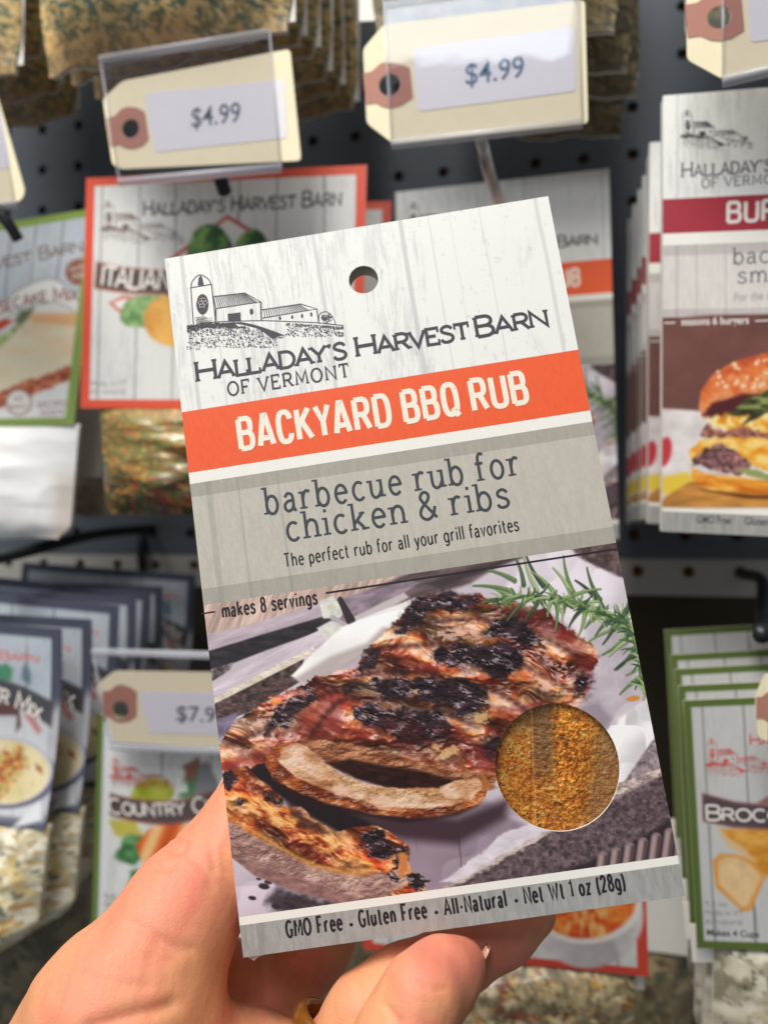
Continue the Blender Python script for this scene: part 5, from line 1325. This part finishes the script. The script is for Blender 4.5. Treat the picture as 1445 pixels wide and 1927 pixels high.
# burger seasoning boxes at the right
DB = .428 - .268 * 1.0
BQ = [(1247, 180), (1728, 142), (1716, 1022), (1245, 1000)]
pB = wall_panel_at(1247, 180, .165)
bq = [pB.l(*q) for q in BQ]
def b_uv(px, py):
    l = pB.l(px, py); return (l[0] - bq[0][0]) / (bq[1][0] - bq[0][0]), (bq[0][1] - l[1]) / (bq[0][1] - bq[3][1])
w = [b_uv(1247, y)[1] for y in (375, 440, 462, 482, 582, 596, 952, 962)]
def burger_art(p, W, H):
    global v1, v2, v3, v4, v5, v6, v7, v8
    old = (v1, v2, v3, v4, v5, v6, v7, v8)
    v1, v2, v3, v4, v5, v6, v7, v8 = w
    bands_art(p, W, H, (166, 48, 62), 6, (62, 18, 8), [(.06, .6, .7), (.14, .35, .5), (.26, .3, .4), (.45, .7, .6), (.7, .7, .6)], (218, 212, 208), (196, 188, 186))
    v1, v2, v3, v4, v5, v6, v7, v8 = old
    R = p.poly
    top = lambda x: 597 - (x - 1247) * .03
    R([(1235, top(1235)), (1740, top(1740)), (1740, 955), (1235, 955)], lambda x, y: C(116, 74, 68)[None, :] * (.85 + .3 * fbm(x / 60, y / 60, 3))[:, None], .6)
    R([(1235, 768), (1300, 772), (1330, 775), (1500, 790), (1500, 955), (1235, 955)], speck((224, 216, 216), .12, 40, 30, 4), 4)
    p.ell(1250, 850, 13, 28, (196, 60, 70), 10, soft=4)
    R([(1235, 900), (1290, 888), (1310, 900), (1270, 930), (1235, 930)], (232, 200, 70), 6)
    R([(1235, 955), (1250, 935), (1300, 905), (1740, 900), (1740, 955)], dirspeck((200, 138, 66), .3, 60, 8, 0, 5), 4)
    R([(1314, 770), (1318, 735), (1340, 705), (1380, 680), (1440, 664), (1540, 660), (1600, 700), (1620, 770), (1480, 740), (1400, 742), (1340, 760), (1326, 790)], lambda x, y: ramp(fbm(x / 30, y / 24, 5) + (y - 720) / 400, [(.25, (196, 84, 44)), (.45, (226, 120, 62)), (.6, (232, 160, 104)), (.75, (206, 104, 52))]), 3, sm=False)
    rn = random.Random(2)
    for k in range(70):
        x = 1345 + rn.random() * 240; y = 672 + rn.random() * 52 + abs(x - 1470) * .12
        p.ell(x, y, 3.6, 2.4, (246, 214, 176), rn.random() * 180, soft=1.5)
    R([(1322, 782), (1340, 760), (1400, 742), (1480, 738), (1620, 770), (1610, 790), (1400, 770), (1345, 790)], (84, 34, 36), 5, 3)
    R([(1326, 792), (1360, 778), (1420, 776), (1600, 780), (1600, 830), (1450, 826), (1400, 812), (1350, 806)], lambda x, y: ramp(fbm(x / 14, y / 12, 6), [(.3, (224, 140, 40)), (.5, (244, 196, 92)), (.66, (252, 226, 160))]), 3, 4)
    R([(1365, 784), (1400, 752), (1445, 730), (1560, 724), (1560, 760), (1470, 762), (1440, 780), (1395, 800), (1410, 780)], lambda x, y: ramp(fbm(x / 24, y / 9, 7), [(.3, (52, 50, 34)), (.5, (86, 92, 46)), (.7, (146, 156, 90))]), 3, 3)
    R([(1316, 815), (1330, 800), (1360, 812), (1400, 802), (1430, 815), (1600, 820), (1600, 840), (1420, 832), (1380, 826), (1320, 822)], speck((150, 96, 84), .7, 8, 7, 8), 3, 4)
    R([(1294, 850), (1320, 826), (1370, 822), (1600, 832), (1600, 888), (1480, 894), (1420, 880), (1370, 840), (1330, 850), (1298, 868)], lambda x, y: ramp(fbm(x / 26, y / 16, 9), [(.3, (228, 140, 34)), (.5, (242, 178, 64)), (.68, (252, 216, 130))]), 3, 3)
    R([(1298, 866), (1325, 842), (1356, 834), (1390, 850), (1412, 872), (1396, 892), (1350, 890), (1320, 876), (1300, 880)], speck((128, 88, 88), .9, 8, 7, 10), 3, 5)
    R([(1378, 884), (1410, 880), (1450, 896), (1600, 900), (1600, 912), (1450, 908)], (150, 160, 96), 3, 3)
    R([(1298, 880), (1330, 892), (1400, 898), (1470, 910), (1600, 916), (1600, 934), (1420, 930), (1340, 924), (1304, 908)], lambda x, y: ramp(fbm(x / 40, y / 14, 11), [(.3, (206, 112, 30)), (.5, (238, 158, 52)), (.7, (250, 198, 104))]), 4)
    R([(1320, 922), (1420, 932), (1600, 936), (1600, 942), (1400, 938)], (96, 54, 26), 4)
bg = thing('seasoning_box', 'burger seasoning box with maroon band, foremost of its stack', 'box', pB, 'burger seasoning boxes')
carton(pB, bg, BQ, burger_art, np.linspace(0, 1, 260), np.concatenate([np.linspace(a_ + 1e-5, b_ - 1e-5, n_) for a_, b_, n_ in zip([0] + w, w + [1], (60, 12, 3, 4, 14, 4, 200, 3, 10))]), [(pB.l(1500, 215), .0032)], M_CARTON)
MB = lambda x, y: (1280 + (x - 352) * .46, 205 + (y - 515) * .50 + (x - 352) * .055)
barn(pB, bg, M_INK, MB, False)
lettering(pB, bg, "Halladay's Harvest Barn", (1283, 334), (1690, 304), 31, M_INK, 'stroke', .115, .09)
lettering(pB, bg, "OF VERMONT", (1320, 354), (1490, 342), 19, M_INK, 'stroke', .12, .12, track=.34)
lettering(pB, bg, "BURGER", (1369, 418), (1560, 408), 40, M_WHITEB, 'stroke', .18, 0, track=.27)
lettering(pB, bg, "backyard", (1380, 497), (1590, 486), 34, M_INK2, 'stroke', .085, .10, low=True, track=.25) if False else None
lettering(pB, bg, "bacon &", (1380, 497), (1540, 488), 34, M_INK2, 'stroke', .085, .10, low=True, track=.25)
lettering(pB, bg, "smoke", (1388, 533), (1520, 526), 34, M_INK2, 'stroke', .085, .10, low=True, track=.25)
lettering(pB, bg, "For the u", (1381, 567), (1450, 563), 17, M_GREY)
lettering(pB, bg, "seasons 6 burgers", (1281, 612), (1408, 609), 15, M_WHITEB, 'sans', .015)
ink_shapes(pB, bg, 'rule_line', M_WHITEB, [([(1249, 608), (1270, 607)], 2.6), ([(1420, 604), (1690, 594)], 2.6)])
lettering(pB, bg, "GMO Free", (1310, 984), (1374, 986), 15, M_INK2, 'sans', .012); lettering(pB, bg, "Gluten Free", (1400, 987), (1480, 990), 15, M_INK2, 'sans', .012)
for k, (x, y, D) in enumerate([(1222, 268, .128), (1218, 292, .117), (1209, 330, .096), (1200, 356, .083), (1190, 384, .068), (1181, 412, .054)]):
    copy_thing(bg, wallpt(x, y, D) - wallpt(1247, 180, .165), 'burger seasoning box, %s from the front of its stack' % ('second', 'third', 'fourth', 'fifth', 'sixth', 'seventh')[k], (.002, -.003, .002, -.002, .003, .001)[k])

# herb bags across the top
pH = wall_panel_at(80, 100, .165)
def herbmix_art(p, W, H):
    crumbs(p, (212, 176, 112), [((232, 200, 140), 11, .54), ((76, 102, 92), 11, .56), ((104, 116, 84), 9, .60), ((226, 204, 156), 8, .66)], 7, 1.0)
    p.all(ss(70, 130, p.Y + 20 * (fbm(p.X / 40, p.Y / 30, 3) - .5) + .1 * p.X) * .55, (172, 128, 84))
hb = thing('seasoning_packet', 'clear bag of tan and green herb mix at the top left', 'seasoning packet', pH, 'herb mix packets')
v, f = slab([pH.l(*q) for q in ((70, -900), (552, -940), (556, 40), (120, 90))], 0, .0006); mesh_obj('paper_insert', v, f, M_PAPER, hb)
filled_bag(pH, hb, [(66, -700), (520, -730), (560, 66), (82, 142)], herbmix_art, .026, -.001, 100, 280, seed=3, wr=.0035, taper=.07)
for k, (x, y, D) in enumerate([(578, 60, .150), (604, 92, .135), (626, 126, .118), (650, 164, .098), (676, 186, .078)]):
    copy_thing(hb, wallpt(x, y, D) - wallpt(556, 40, .165), 'herb mix packet in shadow, %s behind the bright herb bag' % ('first', 'second', 'third', 'fourth', 'fifth')[k], (.01, -.01, .015, -.015, .01)[k])
for k, (x, y, D) in enumerate([(44, 112, .150), (92, 96, .128), (120, 150, .105), (150, 210, .08)]):
    copy_thing(hb, wallpt(x, y, D) - wallpt(556, 40, .165), ('pale herb packet at the top left corner with its paper edge showing', 'dark herb packet just behind the pale corner packet', 'dark herb packet low in the shade left of the $4.99 tag', 'rearmost dark herb packet in the shade above the cheesecake packet')[k], 0.02 * (-1) ** k)
pH2 = wall_panel_at(700, 40, .150)
def tea_art(p, W, H): crumbs(p, (112, 96, 64), [((150, 130, 92), 13, .55), ((64, 58, 40), 14, .55), ((90, 92, 58), 10, .6)], 17)
hd = thing('seasoning_packet', 'olive brown herb bag hanging behind the blue tinted price tag', 'seasoning packet', pH2, 'brown herb packets')
v, f = slab([pH2.l(*q) for q in ((672, -900), (1160, -930), (1162, 20), (676, 40))], 0, .0006); mesh_obj('paper_insert', v, f, M_PAPER, hd)
filled_bag(pH2, hd, [(700, -700), (1150, -740), (1168, 60), (700, 84)], tea_art, .016, -.001, 90, 240, seed=6, wr=.002)
for k, (dx, dy, D) in enumerate([(24, 72, .125), (38, 130, .10), (10, 200, .075)]):
    copy_thing(hd, wallpt(1162 + dx, 20 + dy, D) - wallpt(1162, 20, .150), 'brown herb bag in shadow right of the blue tinted tag, %s one down' % ('first', 'second', 'third')[k], 0.01 * (-1) ** k)
copy_thing(hd, wallpt(1290, 60, .08) - wallpt(676, 40, .150), 'dark herb bag in the shade behind the top right price tag')

# chowder packets at the lower left
pD = wall_panel_at(112, 1182, .160)
CQ = [(-300, 1150), (116, 1184), (82, 1564), (-330, 1520)]
def chowder_art(p, W, H):
    frame_art(p, (84, 88, 106), .045, .05, dict(wl(8, (.5, .7, .85)), base=(202, 212, 222), tone=(182, 194, 208)), W, H)
    R = p.poly
    R([(-300, 1400), (110, 1330), (96, 1545), (-300, 1520)], (232, 232, 236), 20, alpha=.8)
    R([(-30, 1256), (8, 1250), (18, 1262), (14, 1284), (-30, 1284)], (86, 152, 120), 4); R([(36, 1262), (44, 1246), (52, 1270), (50, 1292), (34, 1282)], (110, 132, 148), 5)
    R([(-60, 1270), (0, 1282), (40, 1296), (92, 1326), (86, 1374), (40, 1342), (0, 1326), (-60, 1316)], (84, 84, 92), 4, sm=False)
    R([(-20, 1326), (26, 1328), (30, 1370), (20, 1384), (22, 1350), (-20, 1350)], (110, 76, 74), 3); R([(36, 1350), (48, 1342), (68, 1380), (60, 1386)], (206, 140, 140), 4)
    p.ell(2, 1462, 96, 62, (96, 100, 124), 4, soft=4)
    p.ell(0, 1452, 90, 64, (206, 206, 216), 6, soft=3)
    p.ell(0, 1456, 84, 60, lambda x, y: ramp(fbm(x / 30, y / 30, 3), [(.3, (226, 206, 146)), (.6, (246, 232, 190))]), 6, soft=3)
    R([(-60, 1440), (0, 1420), (26, 1408), (34, 1430), (40, 1450), (24, 1470), (0, 1500), (-40, 1500)], lambda x, y: ramp(fbm(x / 10, y / 10, 5), [(.36, (150, 72, 44)), (.5, (214, 134, 66)), (.6, (238, 200, 130)), (.7, (160, 170, 90))]), 6, 10, 12, .9)
    R([(56, 1440), (68, 1448), (70, 1460), (58, 1456)], (166, 96, 62), 4, 3)
    R([(20, 1560), (70, 1510), (76, 1546)], (240, 240, 244), 4)
cd = thing('soup_mix_packet', 'navy bordered chowder packet with a bowl picture, foremost of its stack', 'soup packet', pD, 'chowder packets')
printed_card(pD, cd, CQ, chowder_art, 130, 120, edge=M_EDGE, bend=lambda U, V: .004 * np.sin(V * 3) * U)
lettering(pD, cd, "Harvest Barn", (-120, 1226), (84, 1244), 14, M_RED, 'stroke', .16, .08, lift=.0035)
lettering(pD, cd, "Chowder Mix", (-110, 1300), (90, 1352), 27, M_WHITEB, 'stroke', .16, .05, sag=16, lift=.0045)
def chunk_art(p, W, H): crumbs(p, (206, 196, 166), [((226, 200, 136), 22, .54), ((240, 234, 214), 18, .57), ((104, 116, 96), 20, .64), ((190, 150, 90), 16, .66)], 19, 1.2)
filled_bag(pD, cd, [(-330, 1530), (88, 1556), (64, 1760), (-340, 1990)], chunk_art, .014, .002, seed=11, wr=.002)
for k, (x, y, D) in enumerate([(172, 1166, .146), (224, 1140, .128), (256, 1124, .112), (284, 1116, .096), (306, 1104, .08), (368, 1082, .05)]):
    copy_thing(cd, wallpt(x, y, D) - wallpt(116, 1184, .160), 'chowder packet with navy edge, %s from the front of its stack' % ('second', 'third', 'fourth', 'fifth', 'sixth', 'rearmost')[k], (-.02, .022, -.012, .03, -.03, .01)[k])
pW = wall_panel_at(130, 1500, .110)
ww = thing('soup_mix_packet', 'olive toned soup bag with a white paper flap left of the country chicken packet', 'soup packet', pW)
v, f = slab([pW.l(*q) for q in ((-40, 1380), (128, 1380), (137, 1618), (90, 1612), (-40, 1600))], 0, .0006); mesh_obj('paper_insert', v, f, M_PAPER, ww)
def olive_art(p, W, H): crumbs(p, (126, 112, 82), [((150, 134, 100), 30, .54), ((90, 70, 44), 20, .62), ((84, 84, 62), 24, .6)], 23, 1.4)
filled_bag(pW, ww, [(-40, 1400), (152, 1400), (140, 2000), (-60, 2040)], olive_art, .008, .0075, seed=13)

# country chicken packet
pE = wall_panel_at(180, 1345, .140)
EQ = [(174, 1346), (640, 1372), (640, 1830), (160, 1815)]
def chicken_art(p, W, H):
    frame_art(p, (124, 146, 76), .034, .03, dict(wl(9, (.08, .3, .5)), base=(226, 227, 226)), W, H)
    R = p.poly
    R([(196, 1350), (212, 1350), (196, 1830), (178, 1830)], (238, 240, 240), 4)
    R([(336, 1500), (350, 1462), (372, 1440), (392, 1470), (380, 1500)], (86, 140, 96), 4, 3); R([(346, 1440), (372, 1424), (380, 1440), (360, 1474), (348, 1462)], (150, 100, 80), 4, 3)
    R([(364, 1500), (376, 1440), (390, 1430), (410, 1470), (420, 1500)], (140, 140, 146), 4); R([(330, 1494), (350, 1470), (354, 1490)], (232, 236, 226), 3)
    R([(246, 1502), (256, 1476), (280, 1464), (310, 1466), (330, 1490), (316, 1508), (270, 1510)], lambda x, y: ramp(fbm(x / 12, y / 12, 4), [(.3, (150, 158, 40)), (.7, (198, 200, 84))]), 3, 3)
    R([(204, 1545), (250, 1540), (276, 1580), (262, 1600), (240, 1575), (212, 1574)], (196, 186, 84), 4, 5)
    R([(214, 1614), (232, 1574), (262, 1570), (290, 1600), (256, 1630)], lambda x, y: ramp(fbm(x / 12, y / 12, 6), [(.3, (52, 104, 60)), (.7, (108, 160, 108))]), 4, 5)
    R([(236, 1670), (250, 1640), (286, 1630), (300, 1650), (266, 1682)], (70, 126, 80), 4, 4)
    R([(256, 1590), (280, 1560), (330, 1540), (350, 1550), (352, 1580), (300, 1640), (284, 1642), (266, 1622)], lambda x, y: ramp(.5 + .5 * np.sin((x + y * .4) / 9) + .2 * (fbm(x / 10, y / 30, 7) - .5), [(0, (206, 84, 34)), (.5, (232, 120, 60)), (.9, (246, 196, 134))]), 3)
    b = smooth_pts([(204, 1494), (260, 1504), (330, 1506), (400, 1488), (560, 1450)], 4); c = smooth_pts([(560, 1500), (400, 1536), (330, 1552), (270, 1550), (203, 1536)], 4)
    R(b + c, (150, 90, 84), 3); R([(x + 2, y + 4) for x, y in b] + [(x + 2, y - 4) for x, y in c], (92, 78, 76), 3)
ec = thing('soup_mix_packet', 'green bordered country chicken packet with carrots and peppers behind the thumb', 'soup packet', pE)
printed_card(pE, ec, EQ, chicken_art, 150, 150, edge=M_PAPER, bend=lambda U, V: .004 * np.exp(-U * 14))
ME = lambda x, y: (206 + (x - 352) * .42, 1424 + (y - 515) * .36 + (x - 352) * .06)
barn(pE, ec, M_RED, ME, False)
lettering(pE, ec, "Country Chicken", (208, 1530), (490, 1508), 26, M_WHITEB, 'stroke', .17, .05, sag=-12)
for k, tx in enumerate(("9.6 oz", "Made in VT", "All natural")): lettering(pE, ec, tx, (196, 1690 + 16 * k), (240, 1692 + 16 * k), 9, M_GREY)

# tomato soup packet under the carton
pT = wall_panel_at(1218, 1838, .142)
TQ = [(672, 1400), (1206, 1400), (1220, 1838), (684, 1786)]
def tomato_art(p, W, H):
    frame_art(p, (208, 72, 54), .036, .034, dict(wl(10, (.1, .25, .4, .6, .9)), base=(222, 222, 218)), W, H)
    p.ell(1106, 1724, 104, 98, lambda x, y: ramp((x - 1000) / 220 + .5 * (fbm(x / 30, y / 20, 3) - .5), [(0, (226, 222, 220)), (.4, (196, 190, 194)), (.7, (176, 170, 172)), (1, (222, 220, 218))]), -4, soft=3)
    p.ell(1108, 1706, 100, 70, (236, 232, 228), -6, soft=3)
    p.ell(1104, 1700, 92, 66, lambda x, y: ramp(fbm(x / 24, y / 18, 5), [(.3, (206, 70, 20)), (.5, (232, 104, 34)), (.7, (244, 156, 70))]), -6, soft=3)
    rn = random.Random(3)
    for k in range(26):
        x, y = 1066 + rn.random() * 74, 1690 + rn.random() * 56
        p.line(x, y, x + rn.uniform(-14, 14), y + rn.uniform(8, 26), 3, 2, (246, 206, 138), 2, .7)
ts = thing('soup_mix_packet', 'red bordered packet with a white bowl of tomato soup below the box', 'soup packet', pT)
printed_card(pT, ts, TQ, tomato_art, 150, 130, edge=M_PAPER)
v, f = slab([pT.l(*q) for q in ((900, 1780), (1210, 1820), (1214, 1872), (900, 1850))], .003, .0005); mesh_obj('paper_insert', v, f, M_PAPER, ts)
def grain_art(p, W, H): crumbs(p, (150, 134, 100), [((196, 178, 136), 20, .53), ((112, 98, 72), 16, .58), ((214, 196, 160), 13, .63), ((128, 70, 48), 22, .67), ((206, 160, 76), 12, .70), ((88, 78, 56), 10, .68)], 29, 1.0)
filled_bag(pT, ts, [(700, 1790), (1196, 1836), (1186, 2120), (700, 2100)], grain_art, .012, .0012, seed=15, wr=.002)

# broccoli cheddar packets at the lower right
pR = wall_panel_at(1285, 1318, .166)
RQ = [(1285, 1318), (1790, 1296), (1806, 1800), (1311, 1784)]
def broc_art(p, W, H):
    frame_art(p, (92, 112, 52), .032, .028, dict(wl(12, (.075, .235, .39, .55, .7)), base=(206, 206, 205), tone=(190, 191, 192)), W, H, None)
    R = p.poly
    b = [(1320, 1492), (1380, 1508), (1450, 1516), (1600, 1510)]; c = [(1600, 1566), (1450, 1562), (1380, 1558), (1322, 1546)]
    R([(1350, 1560), (1400, 1560), (1450, 1560), (1600, 1570), (1600, 1640), (1440, 1650), (1400, 1610)], lambda x, y: ramp(fbm(x / 40, y / 20, 4), [(.3, (206, 136, 42)), (.6, (236, 178, 84))]), 3)
    R([(1352, 1562), (1404, 1600), (1420, 1622), (1380, 1600), (1366, 1590)], (226, 190, 140), 4)
    R([(1340, 1618), (1356, 1606), (1386, 1608), (1410, 1618), (1440, 1650), (1412, 1714), (1396, 1716), (1346, 1670)], (226, 156, 72), 3)
    R([(1350, 1622), (1364, 1612), (1386, 1614), (1408, 1624), (1432, 1650), (1406, 1706), (1394, 1708), (1352, 1664)], speck((232, 198, 146), .08, 20, 20, 6), 4)
    R(b + c, (140, 84, 84), 3); R([(x + 2, y + 4) for x, y in b] + [(x + 2, y - 4) for x, y in c], (88, 76, 82), 3)
    R([(1420, 1514), (1444, 1498), (1480, 1500), (1480, 1516)], (160, 110, 104), 4)
br = thing('soup_mix_packet', 'green bordered broccoli cheese packet, foremost of its stack', 'soup packet', pR, 'broccoli packets')
printed_card(pR, br, RQ, broc_art, 150, 150, edge=M_PAPER)
MR = lambda x, y: (1327 + (x - 352) * .42, 1388 + (y - 515) * .50 + (x - 352) * .03)
barn(pR, br, M_RED, MR, False)
lettering(pR, br, "Halladay's", (1412, 1402), (1560, 1398), 22, M_RED, 'stroke', .15, .08)
lettering(pR, br, "Broccoli", (1330, 1543), (1530, 1548), 30, M_WHITEB, 'stroke', .17, .05)
for k, tx in enumerate(("9.4 oz", "Made in VT", "All natural")): lettering(pR, br, tx, (1326, 1705 + 17 * k), ((1368, 1398, 1396)[k], 1706 + 17 * k), 11, M_GREY)
lettering(pR, br, "Makes 4 Cups", (1330, 1760), (1428, 1764), 12, M_INK, 'sans', .02)
def broth_art(p, W, H): crumbs(p, (182, 174, 150), [((150, 140, 112), 24, .56), ((206, 200, 180), 20, .57), ((96, 98, 84), 13, .66)], 31, 1.2)
filled_bag(pR, br, [(1345, 1786), (1770, 1800), (1770, 2120), (1340, 2120)], broth_art, .012, .002, seed=17, wr=.002)
v, f = slab([pR.l(*q) for q in ((1300, 1750), (1600, 1750), (1600, 1830), (1306, 1822))], .0035, .0005); mesh_obj('paper_insert', v, f, M_PAPER, br)
for k, (x, y, D) in enumerate([(1275, 1290, .158), (1268, 1259, .150), (1261, 1232, .140), (1250, 1186, .118)]):
    copy_thing(br, wallpt(x, y, D) - wallpt(1285, 1318, .166), 'broccoli packet, %s from the front of its stack' % ('second', 'third', 'fourth', 'rearmost')[k], (.004, -.004, .003, .0)[k])
# dark packets low in the gap between tomato and broccoli
copy_thing(ww, wallpt(1300, 1800, .06) - wallpt(137, 1618, .110), 'olive soup bag in shadow between the tomato and broccoli packets')
copy_thing(ww, wallpt(300, 1640, .06) - wallpt(137, 1618, .110), 'shaded soup bag behind the country chicken packet')
copy_thing(ww, wallpt(760, 1700, .06) - wallpt(137, 1618, .110), 'shaded soup bag seen between the index and middle fingers')
